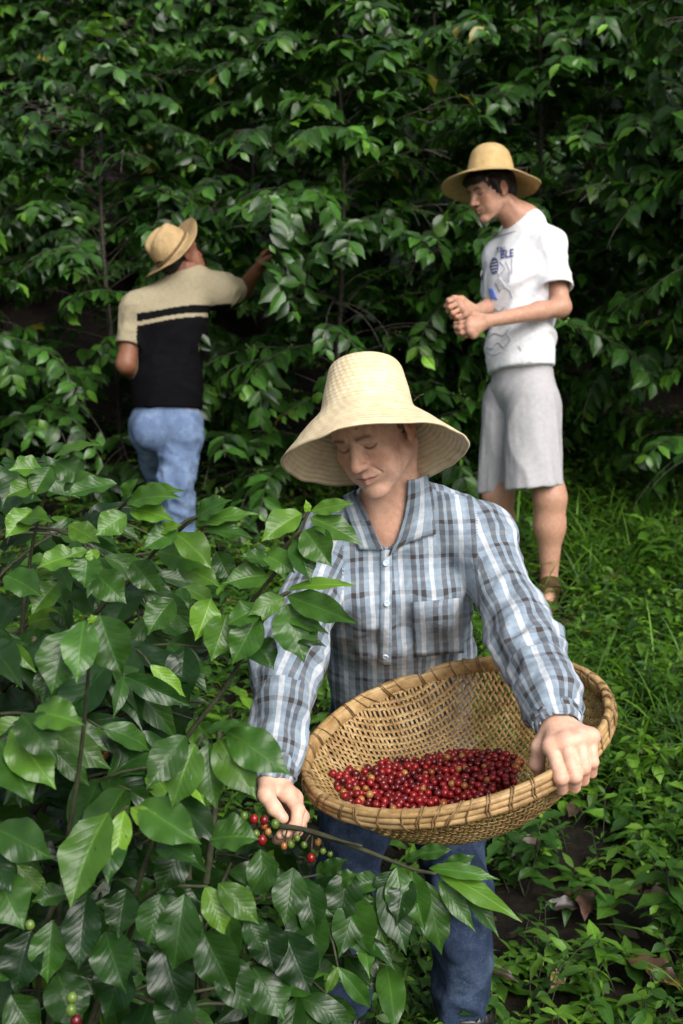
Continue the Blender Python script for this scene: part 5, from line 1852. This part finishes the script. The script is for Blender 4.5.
# ================================================================ the bushes in front, leaf by leaf
class Bush:
    """A near coffee bush: stems, branches, leaves, fruit; every leaf grows from a twig."""
    def __init__(s, name, base, label, seed):
        s.root = thing(name, base, label, 'coffee bush', 'coffee bushes in front of the woman')
        s.base = np.array(base, float)
        s.P, s.T, s.W, s.Y, s.B = [], [], [], [], []
        s.sticks = Buf()
        s.rng = np.random.default_rng(seed)

    def stick(s, pts, r0, r1, n=14):
        p = spline(pts, n)
        s.sticks.add(*tube(p, np.linspace(r0, r1, n), 7))
        return p

    def leaf(s, b, t, w, y=0.45, bend=0.5):
        s.P.append(b); s.T.append(t); s.W.append(w); s.Y.append(y); s.B.append(bend)

    def build(s, nl=14, nw=8):
        P, T, W, Y, B = (np.array(x) for x in (s.P, s.T, s.W, s.Y, s.B))
        rng = s.rng
        ch = T - P
        L = np.linalg.norm(ch, axis=1)
        U = unit(ch)
        N = np.array([0, -1.05, 1.0]) + rng.normal(0, 0.24, P.shape)
        # leaves that hang nearly straight down face the viewer
        N = N + np.maximum(-U[:, 2:3] - 0.5, 0) * np.array([[0, -2.2, 0]])
        N = unit(N - np.sum(N * U, 1, keepdims=True) * U)
        # the chord of a drooping leaf starts half its bend above the straight line
        D = U * np.cos(B / 2)[:, None] + N * np.sin(B / 2)[:, None]
        N = N * np.cos(B / 2)[:, None] - U * np.sin(B / 2)[:, None]
        L = L * (B / 2) / np.sin(B / 2)
        V, F, uv, col = leaf_arrays(P, D, N, L, W, B, tints(rng, Y, len(L), 0.16, 0.0), nl, nw, rng, fold=0.26, wave=0.085, twist=0.35)
        obj('leaves', V, F, M_LEAF, s.root, uv=uv, col=col)
        st, F, _ = s.sticks.get()
        obj('branches', st, F, M_TWIG, s.root)


def hero(bush, rows, d, lean=0.45, y=0.56, wide=1.12):
    """rows: base px,py  tip px,py  width px [young] [d]; the tip comes towards the viewer by a share of the length."""
    rng = bush.rng
    for r in rows:
        bx, by, tx, ty, w = r[:5]
        yy = r[5] if len(r) > 5 and r[5] is not None else y
        dd = r[6] if len(r) > 6 else d
        ln = math.hypot(tx - bx, ty - by) * dd / FPX
        k = lean + rng.normal(0, 0.12)
        b, t = at(bx, by, dd), at(tx, ty, dd)
        tip = t - CAM
        dt = dd - ln * k
        t = at(tx, ty, dt)
        bush.leaf(b, t, w * dd / FPX * wide, yy, float(np.clip(rng.normal(0.55, 0.15), 0.2, 0.9)))


def Z5(rows, ox=0, oy=430, sc=1.8972):
    return [(ox + r[0] / sc, oy + r[1] / sc, ox + r[2] / sc, oy + r[3] / sc, r[4] / sc) + tuple(r[5:]) for r in rows]


def grow(bush, H, R, base, seed, keep, leafL=0.135, whorl=0.09, sec=3, young=0.2, low=0.3):
    """Fills the bush behind the near leaves with ordinary branches."""
    t = Coffee(seed, H, R, leafL, whorl, low, 0.06, sec, young)
    P = np.array(t.P) + base; D = unit(np.array(t.D)); L = np.array(t.L); Y = np.array(t.Y)
    T = P + D * L[:, None] * 0.9 + np.array([0, 0, -0.18]) * L[:, None]
    k = keep(P) & keep(T) & keep((P + T) / 2)
    k &= noise3(P * 5.5, seed) > 0.38
    for i in np.nonzero(k)[0]:
        sl = t.rng.uniform(0.55, 1.15)
        bush.leaf(P[i], P[i] + (T[i] - P[i]) * sl, L[i] * sl * t.rng.uniform(0.33, 0.46), Y[i] + (t.rng.choice([0.1, 0.2, 0.5]) if sl < 0.7 else 0.0), t.rng.uniform(0.3, 1.25))
    for pts, r in t.branches:
        p = pts + base
        kk = keep(p)
        if not kk.all():
            m = int(np.argmin(kk))
            if m < 3: continue
            p, r = p[:m], r[:m]
        bush.sticks.add(*tube(p, r, 6))
    V, F = tube(t.trunk + base, np.linspace(0.012, 0.004, 12), 8)
    bush.sticks.add(V, F)


def edge_y(px):
    """Upper outline of the front bushes in the picture."""
    return np.interp(px, [-200, 0, 60, 140, 200, 262, 300, 345, 352], [455, 455, 445, 468, 500, 520, 600, 640, 700])


def keep_back(C):
    px, py, d = proj(C)
    ok = (py > edge_y(px) + 6) & (px < 318) & (d > 1.84)
    ok &= ~((px > 232) & (py > 640) & (d < 2.35))
    return ok


def keep_front(C):
    px, py, d = proj(C)
    ok = (d > 1.50) & (py > 640) & (px < 250)
    ok &= ~((px > 222) & (py > 690) & (py < 872))
    ok &= ~((px > 95) & (px < 215) & (py > 660) & (py < 745) & (d < 1.6))
    return ok


def keep_low(C):
    px, py, d = proj(C)
    return (d > 1.35) & (d < 2.2) & (py > 862 + np.maximum(px - 330, 0) * 0.35) & (px < 400)


def berry(c, r, mat, parent):
    o = obj('coffee_cherry', SPH_V * np.array([1, 1, 1.1]) * r + c, SPH_F, mat, parent)
    return o


def build_bushes():
    # --- the tall bush at the left, its tips in front of the woman's sleeve
    b = Bush('coffee_bush', G(-0.62, 2.12), 'tall dense coffee bush at the left, its tips reaching over the woman\'s sleeve', 3)
    grow(b, 1.40, 0.74, b.base, 31, keep_back, 0.14, 0.06, 4, 0.2)
    hero(b, Z5([(545, 315, 680, 368, 52), (545, 303, 678, 296, 26), (545, 330, 577, 442, 82), (492, 350, 440, 446, 62), (498, 338, 428, 372, 50), (540, 318, 470, 352, 40),
                (590, 155, 672, 138, 28, 0.55), (588, 166, 688, 218, 50), (578, 190, 630, 260, 66), (572, 158, 496, 212, 52), (585, 158, 580, 132, 14, 0.95),
                (500, 236, 560, 272, 44), (508, 276, 424, 292, 54), (520, 255, 452, 240, 40), (560, 210, 590, 290, 50, 0.2), (530, 345, 625, 388, 34, 0.25), (540, 380, 620, 412, 30, 0.2)]), 1.78, 0.35)
    hero(b, Z5([(372, 165, 441, 133, 46), (374, 182, 492, 160, 36), (385, 186, 482, 206, 36), (332, 196, 402, 264, 54), (338, 186, 268, 228, 44), (298, 192, 346, 180, 26, 0.85),
                (240, 140, 342, 128, 44), (246, 150, 330, 172, 44), (250, 124, 352, 116, 34), (236, 128, 262, 92, 30, 0.7), (222, 102, 118, 128, 44), (240, 160, 180, 200, 50),
                (166, 228, 126, 242, 22, 0.85), (172, 226, 182, 252, 26, 0.85), (168, 236, 160, 300, 60), (150, 236, 70, 262, 50)]), 1.74, 0.4)
    hero(b, Z5([(100, 56, 192, 28, 26, 0.5), (106, 62, 168, 98, 50), (82, 76, 16, 76, 46), (82, 98, 8, 128, 44), (96, 70, 60, 132, 50), (10, 276, 82, 318, 54), (6, 230, -50, 250, 50), (120, 110, 200, 100, 44),
                (30, 170, 100, 175, 50), (60, 150, 10, 205, 48), (130, 180, 190, 215, 46), (300, 230, 400, 260, 50), (250, 250, 300, 310, 52), (340, 260, 420, 300, 50), (410, 230, 440, 290, 44),
                (180, 270, 240, 330, 60), (110, 290, 60, 350, 56), (400, 320, 370, 400, 56), (330, 320, 280, 390, 56), (430, 350, 400, 440, 60), (350, 410, 345, 530, 66, 0.15), (480, 400, 520, 455, 56, 0.2)]), 1.80, 0.4)
    for pts in (((-0.62, 2.12, 0.2), at(120, 760, 1.95), at(220, 640, 1.86), at(285, 560, 1.80), at(309, 512, 1.78)),
                ((-0.62, 2.12, 0.2), at(150, 800, 1.92), at(230, 680, 1.84), at(262, 612, 1.80), at(290, 592, 1.78)),
                ((-0.62, 2.12, 0.2), at(60, 700, 1.95), at(140, 570, 1.85), at(180, 530, 1.76), at(200, 516, 1.74)),
                ((-0.62, 2.12, 0.2), at(20, 700, 1.95), at(30, 560, 1.88), at(52, 470, 1.80))):
        p = b.stick(pts, 0.005, 0.0018, 24)
    for a, c in (((309, 512, 1.78), (303, 518, 1.78)), ((300, 530, 1.78), (264, 575, 1.80)), ((288, 592, 1.78), (260, 612, 1.79)), ((200, 516, 1.74), (175, 530, 1.75)), ((130, 500, 1.74), (112, 520, 1.8)), ((88, 548, 1.74), (80, 580, 1.8)), ((52, 470, 1.80), (44, 478, 1.8))):
        m = (at(*a) + at(*c)) / 2 + np.array([0, 0, 0.004])
        b.stick((at(*a), m, at(*c)), 0.0025, 0.0025, 8)
    b.build()
    # --- the nearest bush, bottom left
    f = Bush('coffee_bush', G(-0.48, 1.72), 'nearest coffee bush at the bottom left, with large drooping leaves and two yellow-green ones', 4)
    grow(f, 1.16, 0.66, f.base, 47, keep_front, 0.15, 0.06, 4, 0.1, 0.3)
    hero(f, Z5([(132, 378, 98, 502, 76), (160, 362, 146, 482, 64), (190, 352, 233, 468, 86), (178, 366, 172, 350, 20, 0.95), (100, 440, 80, 520, 46, 0.2), (66, 535, 160, 560, 66), (40, 540, 110, 630, 70, 0.3)]), 1.42, 0.4)
    D = lambda rows: Z5(rows, 0, 720)
    hero(f, D([(370, 45, 326, 168, 68), (395, 45, 410, 168, 62), (415, 35, 486, 150, 78), (430, 20, 552, 105, 74), (352, 30, 278, 132, 62), (390, 20, 480, 10, 40), (20, 18, 106, 132, 78), (0, 40, 62, 158, 92, 0.25),
               (236, 172, 219, 276, 42, 1.0), (248, 166, 322, 222, 36, 1.0), (206, 175, 134, 360, 88), (215, 190, 205, 315, 56, 0.25), (265, 160, 382, 236, 82), (298, 230, 378, 272, 50, 0.3), (130, 330, 60, 345, 40, 0.2),
               (-10, 205, 102, 264, 72), (-5, 290, 46, 398, 84), (-20, 250, 20, 330, 60, 0.2)]), 1.44, 0.45)
    hero(f, D([(390, 315, 426, 412, 50, 0.85), (414, 310, 492, 388, 54, 0.6), (385, 400, 446, 520, 84, 0.18), (398, 228, 492, 226, 74, 0.3), (350, 240, 300, 330, 60, 0.1), (165, 330, 150, 475, 66, 0.1), (240, 320, 225, 415, 62, 0.15),
               (305, 330, 280, 430, 66, 0.1), (350, 330, 330, 480, 80, 0.12), (100, 380, 90, 500, 70, 0.1), (200, 400, 240, 520, 80, 0.1), (310, 420, 350, 560, 84, 0.1), (60, 400, 30, 520, 76, 0.1), (-10, 455, 38, 490, 50, 0.2),
               (240, 450, 200, 570, 84, 0.08), (420, 440, 470, 560, 70, 0.1), (110, 480, 150, 590, 80, 0.08), (470, 370, 500, 440, 50, 0.2), (360, 500, 300, 600, 80, 0.08), (20, 520, 70, 600, 70, 0.12)]), 1.50, 0.25)
    hero(f, D([(494, 245, 502, 345, 60, 0.2), (520, 260, 470, 340, 56, 0.12), (556, 280, 540, 392, 62, 0.16), (575, 300, 600, 400, 60, 0.12), (500, 380, 520, 480, 70, 0.08), (540, 400, 590, 520, 80, 0.08), (480, 470, 540, 570, 80, 0.06)]), 1.72, 0.2)
    for pts in ((f.base + np.array([0, 0, 0.3]), at(60, 900, 1.6), at(80, 760, 1.5), at(92, 630, 1.42)),
                (f.base + np.array([0, 0, 0.3]), at(120, 940, 1.58), at(160, 820, 1.5), at(203, 736, 1.44)),
                (f.base + np.array([0, 0, 0.3]), at(40, 960, 1.56), at(70, 880, 1.5), at(110, 822, 1.45), at(128, 806, 1.44)),
                (f.base + np.array([0, 0, 0.3]), at(120, 960, 1.6), at(150, 893, 1.52), at(207, 886, 1.50))):
        f.stick(pts, 0.0045, 0.0018, 20)
    f.build()
    # --- the fruiting branch she is stripping, with its own stem
    g = Bush('coffee_bush', G(-0.22, 1.80), 'low coffee bush whose fruiting branch runs under the basket from the woman\'s right hand', 5)
    grow(g, 0.98, 0.55, g.base, 53, keep_low, 0.15, 0.06, 4, 0.12, 0.3)
    main = g.stick((g.base + np.array([0, 0, 0.55]), at(190, 850, 1.95), at(250, 828, 1.955), at(300, 829, 1.93), at(358, 848, 1.89), at(410, 868, 1.86), at(436, 874, 1.84)), 0.0065, 0.0024, 40)
    g.stick((g.base, g.base + np.array([0.0, 0.02, 0.3]), g.base + np.array([0, 0, 0.55])), 0.015, 0.008, 8)
    g.stick((at(300, 829, 1.93), at(330, 838, 1.90), at(362, 846, 1.88)), 0.003, 0.002, 10)
    S8 = lambda rows: Z5(rows, 300, 820, 3.1045)
    hero(g, S8([(125, 212, 214, 432, 114, 0.5), (300, 146, 326, 345, 76, 0.4), (346, 158, 388, 348, 74, 0.55), (215, 232, 268, 396, 56, 0.55), (205, 228, 190, 300, 40, 0.2), (420, 152, 690, 318, 58, 0.62), (400, 150, 622, 186, 40, 0.55),
                (428, 186, 545, 348, 46, 0.45), (505, 200, 618, 366, 46, 0.5), (100, 196, 182, 166, 42, 0.35), (362, 112, 474, 92, 40, 0.4), (330, 130, 400, 100, 30, 0.35), (90, 210, 60, 320, 70, 0.2), (250, 190, 150, 210, 54, 0.3),
                (30, 200, -30, 330, 80, 0.15), (285, 160, 240, 240, 50, 0.25), (60, 165, 150, 120, 40, 0.25), (445, 160, 545, 110, 46, 0.45),
                (150, 150, 120, 330, 90, 0.3), (255, 180, 330, 420, 80, 0.25), (330, 170, 300, 330, 70, 0.2), (390, 190, 440, 420, 76, 0.35), (60, 200, 40, 380, 90, 0.15), (180, 230, 120, 430, 84, 0.15), (20, 260, 60, 460, 90, 0.1)]), 1.86, 0.3, 0.56, 1.35)
    rng = np.random.default_rng(6)
    # cherries along the branch: green, turning and red, each its own part on a short stalk
    spots = [(254, 819, 6, 'r'), (264, 820, 6, 'r'), (275, 824, 6, 'g'), (264, 826, 5, 'y'), (256, 834, 6, 'g'), (262, 840, 6, 'r'), (247, 832, 5, 'r'), (291, 844, 5, 'g'), (304, 845, 5, 'g'), (318, 842, 5, 'y'),
             (323, 851, 5, 'g'), (311, 858, 6, 'r'), (330, 854, 4, 'g'), (238, 825, 5, 'g'), (240, 838, 5, 'y'), (268, 832, 5, 'y'), (228, 828, 5, 'g'), (232, 818, 5, 'g'), (222, 832, 5, 'r'), (284, 846, 5, 'y'), (297, 838, 4, 'g'), (244, 816, 5, 'g')]
    mm = {'r': M_RED, 'g': M_GRN, 'y': M_YEL}
    for x, y, r, c in spots:
        q = at(x, y, 1.925 + rng.uniform(-0.012, 0.012))
        near = main[np.argmin(np.linalg.norm(main - q, axis=1))]
        g.sticks.add(*tube(np.array([near, (near + q) / 2 + np.array([0, 0, 0.003]), q]), np.array([0.0016, 0.0013, 0.0013]), 5))
        berry(q, r * 0.80 * 1.92 / FPX * rng.uniform(0.85, 1.12), mm[c], g.root)
    g.build()
    for x, y, r, c in [(110, 745, 5, 'r'), (118, 752, 5, 'r'), (128, 742, 5, 'g'), (137, 748, 5, 'r'), (142, 758, 6, 'r'), (115, 735, 4, 'g'), (132, 765, 5, 'r'), (100, 740, 5, 'r'), (66, 745, 5, 'r'), (126, 730, 4, 'g'), (104, 755, 5, 'y'), (150, 770, 5, 'g')]:
        berry(at(x, y, 1.78 + rng.uniform(-0.02, 0.02)), r * 1.78 / FPX, mm[c], b.root)
    for x, y, r, c in [(72, 998, 6, 'g'), (71, 1010, 6, 'g'), (76, 1021, 6, 'r'), (30, 925, 5, 'g')]:
        berry(at(x, y, 1.40 + rng.uniform(-0.01, 0.01)), r * 1.42 / FPX, mm[c], f.root)
    return b, f, g


build_bushes()


# ================================================================ undergrowth
def build_undergrowth():
    rng = np.random.default_rng(77)
    clear = np.array([gpix(x, y)[:2] for x, y in ((625, 592), (600, 585), (560, 640), (585, 925), (565, 932), (655, 1000), (558, 1005), (672, 1012), (655, 770), (660, 925), (530, 872), (500, 1000), (575, 830))])
    P, D, N, L, W, Yg, Bd = [], [], [], [], [], [], []
    st = Buf()
    n = 0
    tries = 0
    while n < 7600 and tries < 120000:
        tries += 1
        x, y = rng.uniform(-2.6, 2.6), rng.uniform(1.55, 7.0)
        if abs(x) > 0.35 * y + 0.35: continue
        cl = float(fbm(np.array([[x * 2.1, y * 2.1, 0.3]]), 9, 2)[0])
        right = 1 / (1 + math.exp(-(x - 0.05) * 6))
        if rng.random() > (0.3 + 0.7 * right) * np.clip((cl - 0.22) * 3.5, 0.25, 1): continue
        if y > 5.6 and rng.random() < 0.5: continue
        if np.min(np.hypot(clear[:, 0] - x, (clear[:, 1] - 0.05 - y) * 0.75)) < 0.055: continue
        qx, qy, _ = proj(np.array(G(x, y)))
        if 528 < qx < 582 and 560 < qy < 628: continue
        if y < 3.4 and rng.random() > np.clip((cl - 0.16) * 4, 0.35, 1): continue
        n += 1
        g = np.array(G(x, y)) - np.array([0, 0, 0.005])
        h = rng.uniform(0.05, 0.20) * (0.7 + 0.6 * cl)
        ld = rng.normal(0, 0.35, 2)
        k = rng.integers(3, 6)
        pts = np.array([g + np.array([ld[0] * h * t, ld[1] * h * t, h * t * (1 - 0.15 * t)]) for t in np.linspace(0, 1, 5)])
        st.add(*tube(pts, np.linspace(0.0018, 0.0009, 5), 4))
        a0 = rng.uniform(0, 6.28)
        ll = rng.uniform(0.028, 0.066) * rng.choice([1, 1, 1.3, 1.8])
        asp = rng.uniform(0.30, 0.52)
        yo = rng.uniform(0.36, 0.82)
        for q in range(k):
            t = 0.25 + 0.75 * q / (k - 1)
            p = np.array([np.interp(t, np.linspace(0, 1, 5), pts[:, c]) for c in range(3)])
            a = a0 + q * 1.57 + rng.normal(0, 0.2)
            for s in (0, math.pi):
                el = rng.uniform(-0.35, 0.6)
                d = np.array([math.cos(a + s) * math.cos(el), math.sin(a + s) * math.cos(el), math.sin(el)])
                P.append(p); D.append(d); N.append(np.array([0, 0, 1]) + rng.normal(0, 0.25, 3)); L.append(ll * rng.uniform(0.7, 1.2) * (1.1 - 0.4 * t)); W.append(L[-1] * asp * rng.uniform(0.85, 1.15)); Yg.append(yo + rng.normal(0, 0.05)); Bd.append(rng.uniform(0.2, 1.0))
    P, D, N, L, W, Yg, Bd = (np.array(v) for v in (P, D, N, L, W, Yg, Bd))
    V, F, uv, col = leaf_arrays(P, D, N, L, W, Bd, tints(rng, Yg, len(L), 0.2), 5, 2, rng)
    o = obj('undergrowth', V, F, M_WEED, uv=uv, col=col)
    tag(o, 'low green weeds with small pointed leaves covering the soil', 'undergrowth', kind='stuff')
    V, F, _ = st.get()
    o = obj('undergrowth_stems', V, F, M_TWIG)
    tag(o, 'thin stems of the low weeds on the slope', 'undergrowth', kind='stuff')
    # grass round the young man's feet
    P, D, N, L, W, Yg, Bd = [], [], [], [], [], [], []
    for _ in range(5200):
        x, y = rng.normal(1.05, 0.55), rng.normal(4.75, 0.55)
        if rng.random() < 0.25: x, y = rng.uniform(-0.1, 2.3), rng.uniform(3.4, 6.0)
        px, py, d = proj(np.array(G(x, y)))
        if float(noise3(np.array([x * 3, y * 3, 0.2]), 3)) < 0.36: continue
        if 515 < px < 580 and 540 < py < 640 and rng.random() < 0.8: continue
        p = np.array(G(x, y))
        a = rng.uniform(0, 6.28); el = rng.uniform(0.7, 1.45)
        P.append(p); D.append([math.cos(a) * math.cos(el), math.sin(a) * math.cos(el), math.sin(el)]); N.append([-math.cos(a) * math.sin(el), -math.sin(a) * math.sin(el), math.cos(el)])
        L.append(rng.uniform(0.12, 0.38)); W.append(rng.uniform(0.006, 0.012)); Yg.append(rng.uniform(0.45, 0.85)); Bd.append(rng.uniform(0.5, 1.9))
    P, D, N, L, W, Yg, Bd = (np.array(v, float) for v in (P, D, N, L, W, Yg, Bd))
    V, F, uv, col = leaf_arrays(P, D, N, L, W, Bd, tints(rng, Yg, len(L), 0.2), 6, 2, rng, wave=0.0)
    tag(obj('grass', V, F, M_WEED, uv=uv, col=col), 'long thin grass growing round the young man\'s feet', 'grass', kind='stuff')
    # leaf litter: countless small brown scraps
    P, D, N, L, W = [], [], [], [], []
    for _ in range(1500):
        x, y = rng.uniform(-2.2, 2.4), rng.uniform(1.6, 6.5)
        a = rng.uniform(0, 6.28)
        P.append(np.array(G(x, y)) + np.array([0, 0, 0.008])); D.append([math.cos(a), math.sin(a), rng.normal(0.05, 0.1)]); N.append([rng.normal(0, .25), rng.normal(0, .25), 1]); L.append(rng.uniform(0.04, 0.11)); W.append(L[-1] * rng.uniform(0.35, 0.5))
    P, D, N, L, W = (np.array(v, float) for v in (P, D, N, L, W))
    c = np.array([0.05, 0.028, 0.015]) * np.exp(rng.normal(0, 0.5, (len(L), 1))) * np.array([1, 1, 1])
    V, F, uv, col = leaf_arrays(P, D, N, L, W, rng.uniform(-0.8, 1.2, len(L)), c, 5, 2, rng, wave=0.12)
    tag(obj('leaf_litter', V, F, M_DEAD, uv=uv, col=col), 'scraps of fallen brown leaves scattered over the dark soil', 'leaf litter', kind='stuff')

    # big fallen leaves one can tell apart
    big = [(625, 592, 30, 20, (0.085, 0.05, 0.028), 'curled brown fallen leaf in the grass to the right of the young man\'s feet'),
           (600, 585, 26, 100, (0.06, 0.036, 0.02), 'brown fallen leaf just beside the young man\'s heel'),
           (560, 640, 18, 140, (0.05, 0.03, 0.018), 'small brown fallen leaf under the grass below the young man\'s feet'),
           (585, 925, 42, 265, (0.07, 0.032, 0.022), 'long reddish-brown leaf lying upright among the weeds below the basket'),
           (565, 932, 34, 5, (0.035, 0.026, 0.022), 'dark curled leaf lying crosswise below the basket'),
           (655, 1000, 55, 310, (0.085, 0.045, 0.025), 'large brown leaf with clear veins in the bottom right corner'),
           (558, 1005, 30, 60, (0.22, 0.13, 0.07), 'pale tan dead leaf standing between the weeds at the bottom'),
           (672, 1012, 34, 120, (0.32, 0.24, 0.04), 'yellow leaf at the bottom right corner'),
           (655, 770, 30, 190, (0.06, 0.035, 0.022), 'brown fallen leaf in the weeds at the right edge beside the basket'),
           (660, 925, 46, 250, (0.035, 0.022, 0.018), 'dark folded leaf at the right edge above the yellow one'),
           (530, 872, 40, 220, (0.05, 0.028, 0.018), 'brown leaf in the shade right below the basket'),
           (500, 1000, 30, 330, (0.05, 0.03, 0.02), 'brown leaf on the soil beside the woman\'s boot'),
           (575, 830, 30, 60, (0.045, 0.026, 0.018), 'brown leaf half hidden in the weeds under the woman\'s left hand')]
    for x, y, lp, ang, c, lb in big:
        p = gpix(x, y)
        d = (p - CAM) @ FWD
        ll = max(0.09, lp * d / FPX * 1.35)
        a = rad(ang)
        dv = np.array([[math.cos(a), math.sin(a) * 1.0, 0.22]])
        V, F, uv, col = leaf_arrays((p + np.array([0, 0, 0.06]) - dv[0] * ll / 2 * np.array([1, 1, 0]))[None], dv, np.array([[0.15, -0.35, 1.0]]), np.array([ll]), np.array([ll * 0.42]), np.array([0.7]), np.array([c]), 12, 8, rng, fold=0.5, wave=0.12)
        top('dead_leaf', V, F, M_DEAD, p, lb, 'fallen leaf', 'large fallen leaves', uv=uv, col=col)

    # larger young plants one can tell apart
    def seedling(px, py, h, ll, k, label, young, seed):
        r2 = np.random.default_rng(seed)
        p = gpix(px, py)
        root = thing('leafy_weed', p, label, 'weed', 'larger weeds on the slope')
        P, D, N, L, W, Yv = [], [], [], [], [], []
        sb = Buf()
        for s in range(k):
            a = r2.uniform(0, 6.28); le = r2.uniform(0.15, 0.5)
            hh = h * r2.uniform(0.6, 1.1)
            pts = np.array([p + np.array([math.cos(a) * le * hh * t, math.sin(a) * le * hh * t, hh * t]) for t in np.linspace(0, 1, 7)])
            sb.add(*tube(pts, np.linspace(0.003, 0.0014, 7), 5))
            for q in range(5):
                t = 0.35 + 0.65 * q / 4
                c = np.array([np.interp(t, np.linspace(0, 1, 7), pts[:, i]) for i in range(3)])
                a2 = a + q * 1.57
                for m in (0, math.pi):
                    e = r2.uniform(-0.1, 0.6)
                    P.append(c); D.append([math.cos(a2 + m) * math.cos(e), math.sin(a2 + m) * math.cos(e), math.sin(e)]); N.append(np.array([0, 0, 1.0]) + r2.normal(0, 0.2, 3)); L.append(ll * r2.uniform(0.6, 1.1)); W.append(L[-1] * 0.45); Yv.append(young)
        P, D, N, L, W, Yv = (np.array(v, float) for v in (P, D, N, L, W, Yv))
        V, F, uv, col = leaf_arrays(P, D, N, L, W, r2.uniform(0.3, 1.0, len(L)), tints(r2, Yv, len(L), 0.12), 8, 4, r2)
        obj('leaves', V, F, M_WEED, root, uv=uv, col=col)
        V, F, _ = sb.get(); obj('stems', V, F, M_TWIG, root)
    seedling(672, 590, 0.30, 0.11, 5, 'bushy bright green weed at the right edge under the tall coffee tree', 0.62, 1)
    seedling(640, 690, 0.16, 0.075, 4, 'bright weed with broad leaves to the right of the basket rim', 0.6, 2)
    seedling(525, 900, 0.20, 0.085, 3, 'dark broad-leaved weed right under the basket beside the woman\'s leg', 0.32, 3)
    seedling(676, 965, 0.22, 0.11, 3, 'broad-leaved weed in the bottom right corner', 0.45, 4)
    seedling(655, 720, 0.18, 0.07, 4, 'weed with a pale flower head at the right edge below the bright weed', 0.5, 5)


build_undergrowth()
